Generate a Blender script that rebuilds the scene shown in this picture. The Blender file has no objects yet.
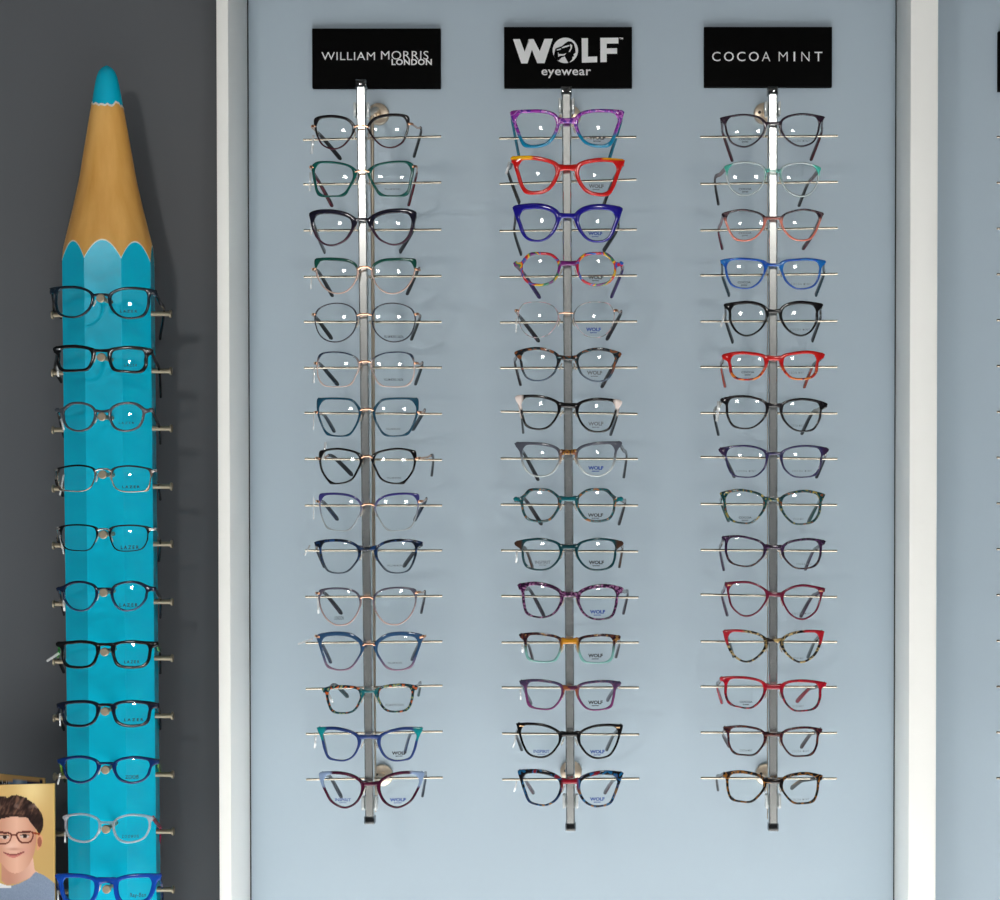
import bpy, bmesh, math, random
from mathutils import Vector, Matrix
random.seed(7)
sc = bpy.context.scene
COL = sc.collection
# ------------------------------------------------------------------ camera
F = 1840.0; CX = 620.0; CY = 532.0; ZC = 1.45; TILT = math.radians(1.0)
cam_d = bpy.data.cameras.new('camera'); cam = bpy.data.objects.new('camera', cam_d); COL.objects.link(cam)
cam.location = (0, 0, ZC); cam.rotation_euler = (math.pi/2 - TILT, 0, 0)
cam_d.sensor_width = 36; cam_d.lens = F*36/1000
cam_d.shift_x = (500-CX)/1000; cam_d.shift_y = (CY-450)/1000
sc.camera = cam
def P(px, py, y):
    """world point on the plane at depth y that the photograph shows at px,py"""
    a = (px-CX)/F; b = (CY-py)/F
    d = Vector((a, math.cos(TILT)+b*math.sin(TILT), -math.sin(TILT)+b*math.cos(TILT)))
    t = y/d.y
    return Vector((d.x*t, y, ZC + d.z*t))
YW = 2.45          # wall plane
YB = 2.335         # support bars

# ------------------------------------------------------------------ helpers
def lin(c):
    return tuple(((v/255.0)/12.92 if v/255.0 <= .04045 else ((v/255.0+.055)/1.055)**2.4) for v in c[:3]) + (1.0,)
def obj(name, bm, mat, parent=None, smooth=True, angle=40):
    me = bpy.data.meshes.new(name)
    bm.normal_update(); bm.to_mesh(me); bm.free()
    for m in (mat if isinstance(mat, (list, tuple)) else [mat]): me.materials.append(m)
    if smooth:
        me.shade_smooth()
        try: me.set_sharp_from_angle(angle=math.radians(angle))
        except Exception: pass
    o = bpy.data.objects.new(name, me); COL.objects.link(o)
    if parent is not None: o.parent = parent
    return o
def tag(o, label=None, cat=None, group=None, kind=None):
    if label: o['label'] = label
    if cat: o['category'] = cat
    if group: o['group'] = group
    if kind: o['kind'] = kind
    return o
def empty(name, loc):
    o = bpy.data.objects.new(name, None); o.location = loc; o.empty_display_size = .02; COL.objects.link(o); return o
def box(bm, lo, hi, bev=0, M=None):
    n0 = len(bm.verts)
    r = bmesh.ops.create_cube(bm, size=1)
    vs = r['verts']
    for v in vs:
        v.co = Vector(((lo[i]+hi[i])/2 + v.co[i]*(hi[i]-lo[i]) for i in range(3)))
    if bev:
        es = list({e for v in vs for e in v.link_edges})
        r2 = bmesh.ops.bevel(bm, geom=es, offset=bev, segments=2, affect='EDGES', profile=.6)
        vs = [v for v in r2['verts']] 
    if M is not None:
        for v in list(bm.verts)[n0:]: v.co = M @ v.co
def cyl(bm, a, b, r, seg=16, r2=None, caps=True):
    a = Vector(a); b = Vector(b); d = b-a
    q = d.to_track_quat('Z', 'Y')
    r2 = r if r2 is None else r2
    ra = []; rb = []
    for i in range(seg):
        t = 2*math.pi*i/seg
        o = q @ Vector((math.cos(t), math.sin(t), 0))
        ra.append(bm.verts.new(a+o*r)); rb.append(bm.verts.new(b+o*r2))
    for i in range(seg):
        j = (i+1) % seg
        bm.faces.new((ra[i], ra[j], rb[j], rb[i]))
    if caps:
        bm.faces.new(list(reversed(ra))); bm.faces.new(rb)
def turned(bm, a, b, prof, seg=24):
    """prof: list of (t along a->b in metres, radius)"""
    a = Vector(a); d = (Vector(b)-a).normalized(); q = d.to_track_quat('Z', 'Y')
    prev = None
    for k, (t, r) in enumerate(prof):
        if r < 1e-6:
            c = bm.verts.new(a+d*t); ring = [c]*seg
        else:
            ring = [bm.verts.new(a+d*t+q @ Vector((r*math.cos(2*math.pi*i/seg), r*math.sin(2*math.pi*i/seg), 0))) for i in range(seg)]
        if prev:
            for i in range(seg):
                j = (i+1) % seg
                f = []
                for v in (prev[i], prev[j], ring[j], ring[i]):
                    if v not in f: f.append(v)
                if len(f) > 2: bm.faces.new(f)
        prev = ring
def sweep(bm, pts, ws, hs, seg=10, up=Vector((0, 0, 1)), pw=.7):
    """rounded rectangular section swept along pts; ws half width (sideways), hs half height (along up)"""
    rings = []
    n = len(pts)
    for i in range(n):
        t = (pts[min(i+1, n-1)]-pts[max(i-1, 0)]).normalized()
        s = t.cross(up)
        if s.length < 1e-4: s = Vector((1, 0, 0))
        s.normalize(); u = s.cross(t).normalized()
        ring = []
        for k in range(seg):
            a = 2*math.pi*(k+.5)/seg
            ca, sa = math.cos(a), math.sin(a)
            ring.append(bm.verts.new(pts[i] + s*ws[i]*math.copysign(abs(ca)**pw, ca) + u*hs[i]*math.copysign(abs(sa)**pw, sa)))
        rings.append(ring)
    for i in range(n-1):
        for k in range(seg):
            j = (k+1) % seg
            bm.faces.new((rings[i][k], rings[i][j], rings[i+1][j], rings[i+1][k]))
    bm.faces.new(list(reversed(rings[0]))); bm.faces.new(rings[-1])
def catmull(pts, n, closed=False):
    pts = [Vector(p) for p in pts]; m = len(pts)
    out = []
    segs = m if closed else m-1
    for i in range(segs):
        g = (lambda k: pts[k % m]) if closed else (lambda k: pts[max(0, min(m-1, k))])
        p0, p1, p2, p3 = g(i-1), g(i), g(i+1), g(i+2)
        for k in range(n):
            t = k/n
            out.append(.5*((2*p1)+(p2-p0)*t+(2*p0-5*p1+4*p2-p3)*t*t+(3*p1-p0-3*p2+p3)*t**3))
    if not closed: out.append(pts[-1].copy())
    return out
def copy_tree(o, parent=None):
    c = o.copy(); COL.objects.link(c)
    if parent is not None: c.parent = parent
    for ch in list(o.children): copy_tree(ch, c)
    return c

# ------------------------------------------------------------------ materials
MATS = {}
def new_mat(name):
    m = bpy.data.materials.new(name); m.use_nodes = True
    nt = m.node_tree; b = nt.nodes['Principled BSDF']
    return m, nt, b
def plain(name, c, rough=.4, metal=0, spec=.5, bump=0, bscale=200, coat=0, emit=0):
    if name in MATS: return MATS[name]
    m, nt, b = new_mat(name)
    b.inputs['Base Color'].default_value = lin(c); b.inputs['Roughness'].default_value = rough
    b.inputs['Metallic'].default_value = metal; b.inputs['Specular IOR Level'].default_value = spec
    b.inputs['Coat Weight'].default_value = coat
    tc = nt.nodes.new('ShaderNodeTexCoord'); ns = nt.nodes.new('ShaderNodeTexNoise')
    ns.inputs['Scale'].default_value = bscale; ns.inputs['Detail'].default_value = 3
    nt.links.new(tc.outputs['Object'], ns.inputs['Vector'])
    mr = nt.nodes.new('ShaderNodeMapRange'); mr.inputs['To Min'].default_value = max(0, rough-.05); mr.inputs['To Max'].default_value = min(1, rough+.05)
    nt.links.new(ns.outputs['Fac'], mr.inputs['Value']); nt.links.new(mr.outputs['Result'], b.inputs['Roughness'])
    if bump:
        bp = nt.nodes.new('ShaderNodeBump'); bp.inputs['Strength'].default_value = bump; bp.inputs['Distance'].default_value = .001
        nt.links.new(ns.outputs['Fac'], bp.inputs['Height']); nt.links.new(bp.outputs['Normal'], b.inputs['Normal'])
    MATS[name] = m
    return m
def paint(name, c, c2, rough, scale=1.5, spec=.5):
    m, nt, b = new_mat(name)
    tc = nt.nodes.new('ShaderNodeTexCoord'); ns = nt.nodes.new('ShaderNodeTexNoise'); ns.inputs['Scale'].default_value = scale
    ns.inputs['Detail'].default_value = 5
    mx = nt.nodes.new('ShaderNodeMix'); mx.data_type = 'RGBA'
    mx.inputs[6].default_value = lin(c); mx.inputs[7].default_value = lin(c2)
    nt.links.new(tc.outputs['Object'], ns.inputs['Vector']); nt.links.new(ns.outputs['Fac'], mx.inputs[0])
    nt.links.new(mx.outputs[2], b.inputs['Base Color'])
    n2 = nt.nodes.new('ShaderNodeTexNoise'); n2.inputs['Scale'].default_value = 60
    nt.links.new(tc.outputs['Object'], n2.inputs['Vector'])
    bp = nt.nodes.new('ShaderNodeBump'); bp.inputs['Strength'].default_value = .05; bp.inputs['Distance'].default_value = .002
    nt.links.new(n2.outputs['Fac'], bp.inputs['Height']); nt.links.new(bp.outputs['Normal'], b.inputs['Normal'])
    b.inputs['Roughness'].default_value = rough; b.inputs['Specular IOR Level'].default_value = spec
    return m
def clear(name, tint=(255, 255, 255), r0=.05, r1=.3, rough=.02, body=None, bodyw=0):
    """clear plastic or lens: transparent body, glossy skin growing towards grazing"""
    if name in MATS: return MATS[name]
    m = bpy.data.materials.new(name); m.use_nodes = True; nt = m.node_tree
    for n in list(nt.nodes): nt.nodes.remove(n)
    out = nt.nodes.new('ShaderNodeOutputMaterial'); tr = nt.nodes.new('ShaderNodeBsdfTransparent'); gl = nt.nodes.new('ShaderNodeBsdfGlossy')
    tr.inputs['Color'].default_value = lin(tint); gl.inputs['Roughness'].default_value = rough; gl.inputs['Color'].default_value = (1, 1, 1, 1)
    lw = nt.nodes.new('ShaderNodeLayerWeight'); lw.inputs['Blend'].default_value = .5
    pw = nt.nodes.new('ShaderNodeMath'); pw.operation = 'POWER'; pw.inputs[1].default_value = 3
    nt.links.new(lw.outputs['Facing'], pw.inputs[0])
    mr = nt.nodes.new('ShaderNodeMapRange'); mr.inputs['To Min'].default_value = r0; mr.inputs['To Max'].default_value = r1
    nt.links.new(pw.outputs[0], mr.inputs['Value'])
    base = tr.outputs[0]
    if bodyw:
        df = nt.nodes.new('ShaderNodeBsdfDiffuse'); df.inputs['Color'].default_value = lin(body)
        m2 = nt.nodes.new('ShaderNodeMixShader'); m2.inputs[0].default_value = bodyw
        nt.links.new(tr.outputs[0], m2.inputs[1]); nt.links.new(df.outputs[0], m2.inputs[2]); base = m2.outputs[0]
    mx = nt.nodes.new('ShaderNodeMixShader')
    nt.links.new(mr.outputs['Result'], mx.inputs[0]); nt.links.new(base, mx.inputs[1]); nt.links.new(gl.outputs[0], mx.inputs[2])
    nt.links.new(mx.outputs[0], out.inputs['Surface'])
    MATS[name] = m
    return m
def acetate(name, top, bot, corner=None, cx=.055, split=0.0, soft=.008, scale=130, metal=0, rough=.14, alpha=None, bridge=None, cz=-.005):
    """frame material: flecked or plain colours, upper and lower half, own corner and bridge colours, in the frame's own space"""
    m, nt, b = new_mat(name)
    dk = lambda q: tuple(v*.87 for v in q)
    top = [dk(q) for q in top]; bot = bot and [dk(q) for q in bot]; bridge = bridge and [dk(q) for q in bridge]
    tc = nt.nodes.new('ShaderNodeTexCoord'); L = nt.links.new
    def ramp(cols, seed):
        if len(cols) == 1:
            r = nt.nodes.new('ShaderNodeRGB'); r.outputs[0].default_value = lin(cols[0]); return r.outputs[0]
        mp = nt.nodes.new('ShaderNodeMapping'); mp.inputs['Location'].default_value = (seed, seed*.37, seed*.71)
        L(tc.outputs['Object'], mp.inputs['Vector'])
        ns = nt.nodes.new('ShaderNodeTexNoise'); ns.inputs['Scale'].default_value = scale; ns.inputs['Detail'].default_value = 1.0
        L(mp.outputs[0], ns.inputs['Vector'])
        cr = nt.nodes.new('ShaderNodeValToRGB'); cr.color_ramp.interpolation = 'LINEAR'
        el = cr.color_ramp.elements; n = len(cols)
        lo, hi = .33, .67
        while len(el) > 1: el.remove(el[-1])
        el[0].position = lo; el[0].color = lin(cols[0])
        for i, c in enumerate(cols[1:], 1):
            p = lo+(hi-lo)*i/n
            e = el.new(p-.012); e.color = lin(cols[i-1]); e = el.new(p+.012); e.color = lin(c)
        L(ns.outputs['Fac'], cr.inputs[0]); return cr.outputs[0]
    def mix(f, a, c):
        mx = nt.nodes.new('ShaderNodeMix'); mx.data_type = 'RGBA'; L(f, mx.inputs[0]); L(a, mx.inputs[6]); L(c, mx.inputs[7]); return mx.outputs[2]
    sx = nt.nodes.new('ShaderNodeSeparateXYZ'); L(tc.outputs['Object'], sx.inputs[0])
    h = abs(hash_(name)) % 97
    c = ramp(top, h*.01)
    if bot:
        mr = nt.nodes.new('ShaderNodeMapRange'); mr.inputs['From Min'].default_value = split-soft; mr.inputs['From Max'].default_value = split+soft
        L(sx.outputs['Z'], mr.inputs['Value']); c = mix(mr.outputs['Result'], ramp(bot, h*.01+.3), c)
    ab = nt.nodes.new('ShaderNodeMath'); ab.operation = 'ABSOLUTE'; L(sx.outputs['X'], ab.inputs[0])
    if corner:
        mr = nt.nodes.new('ShaderNodeMapRange'); mr.inputs['From Min'].default_value = cx-.002; mr.inputs['From Max'].default_value = cx+.002
        L(ab.outputs[0], mr.inputs['Value'])
        mz = nt.nodes.new('ShaderNodeMapRange'); mz.inputs['From Min'].default_value = cz-.0015; mz.inputs['From Max'].default_value = cz+.0015
        L(sx.outputs['Z'], mz.inputs['Value'])
        mm = nt.nodes.new('ShaderNodeMath'); mm.operation = 'MULTIPLY'; L(mr.outputs['Result'], mm.inputs[0]); L(mz.outputs['Result'], mm.inputs[1])
        c = mix(mm.outputs[0], c, ramp([corner], 0))
    if bridge:
        mr = nt.nodes.new('ShaderNodeMapRange'); mr.inputs['From Min'].default_value = .012; mr.inputs['From Max'].default_value = .008
        L(ab.outputs[0], mr.inputs['Value']); c = mix(mr.outputs['Result'], c, ramp(bridge, .5))
    L(c, b.inputs['Base Color'])
    b.inputs['Roughness'].default_value = rough; b.inputs['Metallic'].default_value = metal
    b.inputs['Specular IOR Level'].default_value = .5; b.inputs['IOR'].default_value = 1.48
    if alpha is not None: b.inputs['Alpha'].default_value = alpha
    return m
def hash_(s):
    v = 7
    for ch in s: v = (v*31+ord(ch)) % 100003
    return v

M_panel = paint('panel_paint', (172, 188, 200), (169, 186, 198), .4, spec=.4)
M_grey = paint('grey_wall_paint', (92, 95, 98), (86, 90, 95), .4, spec=.4)
M_white = paint('white_lacquer', (240, 241, 238), (236, 237, 233), .35, spec=.5)
M_floor = paint('floor_vinyl', (190, 188, 184), (180, 178, 174), .5)
M_ceil = paint('ceiling_paint', (112, 112, 110), (106, 106, 105), .9)
M_alu = plain('satin_aluminium', (215, 217, 214), .24, 1, bscale=400)
M_steel = plain('polished_steel', (168, 161, 148), .22, 1)
M_nickel = plain('satin_nickel', (205, 190, 170), .32, 1)
M_satin = plain('brushed_pewter', (158, 148, 128), .5, .8)
M_black = plain('black_board', (8, 8, 8), .75, spec=.04)
M_cap = plain('black_plastic', (28, 29, 30), .25)
M_letter = plain('white_vinyl_lettering', (232, 233, 234), .6, spec=.2)
M_lens = clear('lens_clear', (254, 255, 255), .022, .35, 0.0)
M_clearp = clear('clear_plastic', (240, 243, 243), .1, .5, .08, body=(235, 238, 238), bodyw=.35)
M_clip = clear('clip_plastic', (235, 240, 240), .15, .5, .1, body=(225, 230, 230), bodyw=.62)
M_smoke = clear('smoky_plastic', (190, 194, 196), .1, .4, .06)
M_tag = clear('tag_film', (245, 247, 247), .08, .4, .1, body=(238, 240, 240), bodyw=.4)
M_pad = clear('nose_pad_silicone', (238, 235, 228), .08, .4, .15, body=(225, 220, 212), bodyw=.35)
M_gold = plain('rose_gold', (222, 172, 142), .22, 1)
M_silver = plain('silver_wire', (215, 212, 206), .22, 1)
M_printk = plain('black_lens_print', (18, 18, 20), .6)
M_printb = plain('blue_lens_print', (20, 62, 140), .6)
M_printg = plain('grey_lens_print', (95, 100, 105), .6)

# ------------------------------------------------------------------ setting
def wallbox(name, lo, hi, mat, bev=0):
    bm = bmesh.new(); box(bm, lo, hi, bev); o = obj(name, bm, mat); o['kind'] = 'structure'; return o
xl0 = P(216.7, 0, 2.33).x; xl1 = P(229.4, 0, 2.33).x
xr0 = P(911, 0, 2.33).x; xr1 = P(938.6, 0, 2.33).x
def xat(px, y): return (px-CX)/F*y
xl0, xl1, xr0, xr1 = xat(217.8, 2.33), xat(230.2, 2.33), xat(909.2, 2.33), xat(937, 2.33)
ZT = 2.62
wallbox('wall_left', (-1.9, YW, 0), (xl0+.004, YW+.05, ZT), M_grey)
wallbox('wall_back', (xl0+.004, YW, 0), (xr1-.004, YW+.05, ZT), M_panel)
wallbox('wall_right', (xr1-.004, YW, 0), (1.6, YW+.05, ZT), M_panel)
wallbox('trim_1', (xl0, 2.33, 0), (xl1, YW, ZT), M_white, .0025)
wallbox('trim_2', (xr0, 2.33, 0), (xr1, YW, ZT), M_white, .0025)
wallbox('floor', (-1.9, -2.2, -.05), (1.6, YW+.05, 0), M_floor)
wallbox('ceiling', (-1.9, -2.2, ZT), (1.6, YW+.05, ZT+.05), M_ceil)
# the shadow gaps where the back panel meets the uprights
M_gap = plain('dark_joint', (40, 44, 46), .8)
wallbox('trim_3', (xl1-.0005, YW-.0022, 0), (xl1+.0012, YW, ZT), M_gap)
wallbox('trim_4', (xr0-.0012, YW-.0022, 0), (xr0+.0005, YW, ZT), M_gap)
wallbox('trim_5', (xl0-.0018, 2.345, 0), (xl0, YW, ZT), M_gap)

# ------------------------------------------------------------------ lettering
TXT = {}
def text_mesh(s, off=0, space=1.0):
    k = (s, off, space)
    if k in TXT: return TXT[k]
    cu = bpy.data.curves.new('lettering', 'FONT'); cu.body = s; cu.offset = off; cu.space_character = space; cu.resolution_u = 3
    o = bpy.data.objects.new('lettering', cu); COL.objects.link(o)
    me = bpy.data.meshes.new_from_object(o.evaluated_get(bpy.context.evaluated_depsgraph_get()))
    bpy.data.objects.remove(o); bpy.data.curves.remove(cu)
    xs = [v.co.x for v in me.vertices]; ys = [v.co.y for v in me.vertices]
    x0, x1, y0, y1 = min(xs), max(xs), min(ys), max(ys)
    vs = [((v.co.x-x0)/(x1-x0), (v.co.y-y0)/(y1-y0)) for v in me.vertices]
    fs = [list(p.vertices) for p in me.polygons]
    TXT[k] = (vs, fs); bpy.data.meshes.remove(me)
    return TXT[k]
def add_text(bm, s, u0, v0, u1, v1, fn, off=0, space=1.0, thick=None):
    """lettering filling the box u0..u1 (left to right), v0..v1 (top to bottom); fn(u,v) -> 3D point"""
    vs, fs = text_mesh(s, off, space)
    nv = [bm.verts.new(fn(u0+(u1-u0)*a, v1+(v0-v1)*b)) for a, b in vs]
    for f in fs:
        try: bm.faces.new([nv[i] for i in f])
        except ValueError: pass
def poly(bm, pts, fn):
    f = bm.faces.new([bm.verts.new(fn(*p)) for p in pts])
    bmesh.ops.triangulate(bm, faces=[f])

# ------------------------------------------------------------------ signs
def sign(tl, br, label):
    a = P(tl[0], tl[1], YW-.008); b = P(br[0], br[1], YW-.008)
    o = empty('sign', ((a.x+b.x)/2, YW-.004, (a.z+b.z)/2)); tag(o, label, 'sign', 'black signs above the racks')
    L = o.location
    bm = bmesh.new(); w, h = (b.x-a.x)/2, (a.z-b.z)/2
    box(bm, (-w, -.004, -h), (w, .004, h), .0008); obj('board', bm, M_black, o)
    return o, (lambda u, v, e=.0002: P(u, v, YW-.008-e) - L)
s1, f1 = sign((312, 28.3), (440.5, 88), 'black rectangular sign with thin and bold white capitals above the left rack')
bm = bmesh.new(); q = lambda X, Y: f1(305+X/7.143, 15+Y/7.143)
add_text(bm, 'WILLIAM', 118, 265, 500, 322, q, -.004, 1.08); add_text(bm, 'MORRIS', 543, 257, 882, 318, q, -.004, 1.06)
obj('lettering', bm, M_letter, s1, False)
bm = bmesh.new(); q = lambda X, Y: f1(305+X/7.143, 15+Y/7.143, .0004)
add_text(bm, 'LONDON', 618, 314, 906, 358, q, .028, 1.08); obj('bold_lettering', bm, M_letter, s1, False)
s2, f2 = sign((504, 26.8), (632, 87.5), 'black rectangular sign with animal head emblem above the middle rack')
bm = bmesh.new(); q = lambda X, Y: f2(500+X/7.143, 15+Y/7.143)
poly(bm, [(93,172),(142,172),(176,262),(206,190),(203,172),(240,172),(284,258),(318,170),(376,170),(318,344),(266,344),(228,248),(196,346),(152,346)], q)
poly(bm, [(583,166),(628,166),(628,298),(694,296),(694,338),(585,341)], q)
poly(bm, [(716,163),(762,163),(762,336),(717,337)], q); poly(bm, [(762,163),(846,162),(846,203),(762,204)], q); poly(bm, [(762,238),(836,237),(836,276),(762,277)], q)
add_text(bm, 'TM', 852, 161, 879, 174, q, .02)
obj('lettering', bm, M_letter, s2, False)
bm = bmesh.new(); add_text(bm, 'eyewear', 296, 388, 650, 450, q, .012, 1.05); obj('small_lettering', bm, M_letter, s2, False)
bm = bmesh.new(); poly(bm, [(467+91*math.cos(t*math.pi/24), 253+91*math.sin(t*math.pi/24)) for t in range(48)], q)
em = obj('emblem', bm, M_letter, s2, False)
bm = bmesh.new(); q2 = lambda X, Y: f2(500+X/7.143, 15+Y/7.143, .0005)
poly(bm, [(396,240),(420,230),(442,222),(462,204),(486,188),(512,190),(528,206),(538,240),(530,262),(540,268),(524,282),(530,296),(512,300),(516,318),(490,345),(486,318),(462,296),(440,304),(418,326),(400,318),(384,290),(410,292),(412,262),(398,256)], q2)
hd = obj('emblem_head', bm, M_black, em, False)
bm = bmesh.new(); q3 = lambda X, Y: f2(500+X/7.143, 15+Y/7.143, .0008)
poly(bm, [(402,248),(436,238),(436,246),(410,254)], q3); poly(bm, [(440,232),(462,222),(494,214),(498,222),(466,232),(446,238)], q3)
poly(bm, [(414,262),(420,278),(452,280),(474,272),(462,288),(428,292),(416,300)], q3); poly(bm, [(500,206),(516,216),(514,238),(500,262),(490,264),(504,236)], q3)
obj('emblem_line', bm, M_letter, hd, False)
s3, f3 = sign((704, 26.8), (832, 86.8), 'black rectangular sign with one widely spaced line of white capitals')
bm = bmesh.new(); q = lambda X, Y: f3(700+X/7.143, 15+Y/7.143)
for ch, x0, x1 in (('C',86,146),('O',171,242),('C',264,324),('O',349,420),('A',442,502),('M',562,626),('I',668,680),('N',724,782),('T',818,874)):
    add_text(bm, ch, x0, 263, x1, 330, q, -.014 if ch in 'MNA' else 0)
obj('lettering', bm, M_letter, s3, False)
sign((998.4, 31), (1126, 91), 'black sign cut off by the right edge of the photo')

# ------------------------------------------------------------------ display racks
def ypole(py): return 2.268 + (py-85)/(820-85)*.03
def rack(px_t, py_t, px_b, py_b, bars, mt, mb, clt, clb, label):
    o = empty('eyewear_rack', P(px_b, py_b, 2.31)); tag(o, label, 'display rack', 'rod racks holding rows of glasses')
    L = o.location.copy()
    def pp(py, dy=0):
        t = (py-py_t)/(py_b-py_t); return P(px_t+(px_b-px_t)*t, py, ypole(py)+dy)-L
    up = (pp(py_t)-pp(py_b)).normalized()
    # front rail: a rounded aluminium profile
    bm = bmesh.new()
    top, bot = pp(py_t, .006), pp(py_b, .006)
    sec = [(-.0056, .006), (-.0058, -.003), (-.0052, -.0052), (-.0040, -.006), (.0040, -.006), (.0052, -.0052), (.0058, -.003), (.0056, .006)]
    ra = [bm.verts.new(top+Vector((x, y, 0))) for x, y in sec]; rb = [bm.verts.new(bot+Vector((x, y, 0))) for x, y in sec]
    for i in range(8): bm.faces.new((ra[i], rb[i], rb[(i+1) % 8], ra[(i+1) % 8]))
    bm.faces.new(list(reversed(ra))); bm.faces.new(rb)
    bmesh.ops.recalc_face_normals(bm, faces=bm.faces[:]); obj('rail', bm, M_alu, o, angle=30)
    # end caps
    for py, s in ((py_t, -1), (py_b, 1)):
        bm = bmesh.new(); c = pp(py+s*1.5, .006)
        box(bm, (c.x-.0066, c.y-.0075, c.z-.005), (c.x+.0066, c.y+.0075, c.z+.005), .001)
        cp = obj('end_cap', bm, M_smoke, o)
        bm = bmesh.new(); box(bm, (c.x-.0052, c.y-.0068, c.z-.0042), (c.x+.0052, c.y+.0058, c.z+.0040), .001); obj('end_plug', bm, M_cap, cp)
    # rear rod and support arms
    xs = [(a[0]+a[2])/2 for a in bars]
    bm = bmesh.new(); a = P(xs[0], py_t+30, YB+.002)-L; b = P(xs[-1], py_b-6, YB+.002)-L; cyl(bm, a, b, .0024, 12); obj('rear_rod', bm, M_nickel, o)
    for (x0, y0, x1, y1) in bars:
        a = P(x0, y0, YB-.003)-L; b = P(x1, y1, YB-.003)-L; d = (b-a).normalized(); n = (b-a).length
        bm = bmesh.new(); turned(bm, a, b, [(0, 0), (.0001, .0011), (.0006, .0016), (n-.0006, .0016), (n-.0001, .0011), (n, 0)], 12); obj('support_arm', bm, M_steel, o)
        # little spacer that holds rear rod to the rail at this arm
        m = (a+b)/2; pyc = (y0+y1)/2
        r = pp(pyc, .011)
        bm = bmesh.new(); cyl(bm, r, m+Vector((0, 0, -.001)), .0016, 8); obj('spacer', bm, M_nickel, o)
    # wall mounts with standoffs and clamps
    for (mx, my), cy in ((mt, clt), (mb, clb)):
        c = P(mx, my, YW)-L
        bm = bmesh.new(); turned(bm, c, c+Vector((0, -1, 0)), [(0, .0145), (.0035, .0145), (.005, .0138), (.0056, .0125), (.0058, 0)], 36)
        mo = obj('wall_mount', bm, M_nickel, o)
        bm = bmesh.new()
        turned(bm, c+Vector((-.007, -.0055, .001)), c+Vector((-.007, -1, .001)), [(0, .0022), (.0012, .002), (.0016, 0)], 12); obj('screw', bm, M_cap, mo)
        k = pp(cy, .012)
        bm = bmesh.new(); sweep(bm, catmull([c+Vector((0, -.004, 0)), c+Vector((0, -.03, 0)), k+Vector((0, .03, 0)), k], 6), [.0042]*19, [.0042]*19, 12, pw=1); obj('standoff', bm, M_nickel, mo)
        bm = bmesh.new(); k = pp(cy, .006)
        for s in (-1, 1): box(bm, (k.x+s*.0082-.0016, k.y-.007, k.z-.0085), (k.x+s*.0082+.0016, k.y+.008, k.z+.0085), .0012)
        box(bm, (k.x-.0095, k.y+.0055, k.z-.0085), (k.x+.0095, k.y+.009, k.z+.0085), .001)
        obj('clamp', bm, M_clip, o)
    return o, pp, L
def lerp(a, b, t): return a+(b-a)*t
BY1 = [(140,136.5),(184.5,182.5),(230.5,229.7),(277,276),(322,322),(368,367.5),(413,414),(459,460),(505.5,505.5),(550.5,550.5),(597,596),(643,641.5),(689,685.5),(734,731.5),(779.5,777.5)]
BY2 = [(138.5,137),(184,179.5),(231,229.5),(277,275.5),(322.5,321.5),(368,367.5),(411.5,414),(458.5,459),(504.5,505.5),(550.5,551.5),(596,597.5),(642.5,642.5),(687.5,687.5),(733.5,734.5),(779.5,778.5)]
BY3 = [(137,136),(184,182),(230.5,228),(275.5,274),(321.5,321),(367,367),(413,413.5),(457,459),(504,505),(550,551),(594.5,597),(641.5,642),(686.5,687),(732.5,733),(778,778.5)]
BY4 = [(137+45.8*i, 136.5+45.8*i) for i in range(15)]
def bars(by, l0, l1, r0, r1): return [(lerp(l0, l1, i/14), a, lerp(r0, r1, i/14), b) for i, (a, b) in enumerate(by)]
R1 = rack(361.5, 86, 370, 818, bars(BY1, 303, 306, 441.5, 443), (378.5, 114.5), (382.5, 775), 110, 803, 'tall slim metal rod rack of glasses, the left of three in the white alcove')
R2 = rack(566.5, 93, 570.6, 825, bars(BY2, 499, 502, 636.5, 639.5), (570, 116.5), (571, 771), 106, 801, 'tall slim metal rod rack of glasses, the middle of three in the white alcove')
R3 = rack(772.5, 93, 773, 825, bars(BY3, 700, 700.5, 838, 837), (764.5, 114), (766, 774), 109, 801, 'tall slim metal rod rack of glasses, the right of three in the white alcove')
R4 = rack(1066, 93, 1064, 825, bars(BY4, 996.6, 996.2, 1134, 1133), (1040, 114), (1040, 774), 109, 801, 'metal rod rack showing only arm tips at the right edge of the photo')

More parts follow.
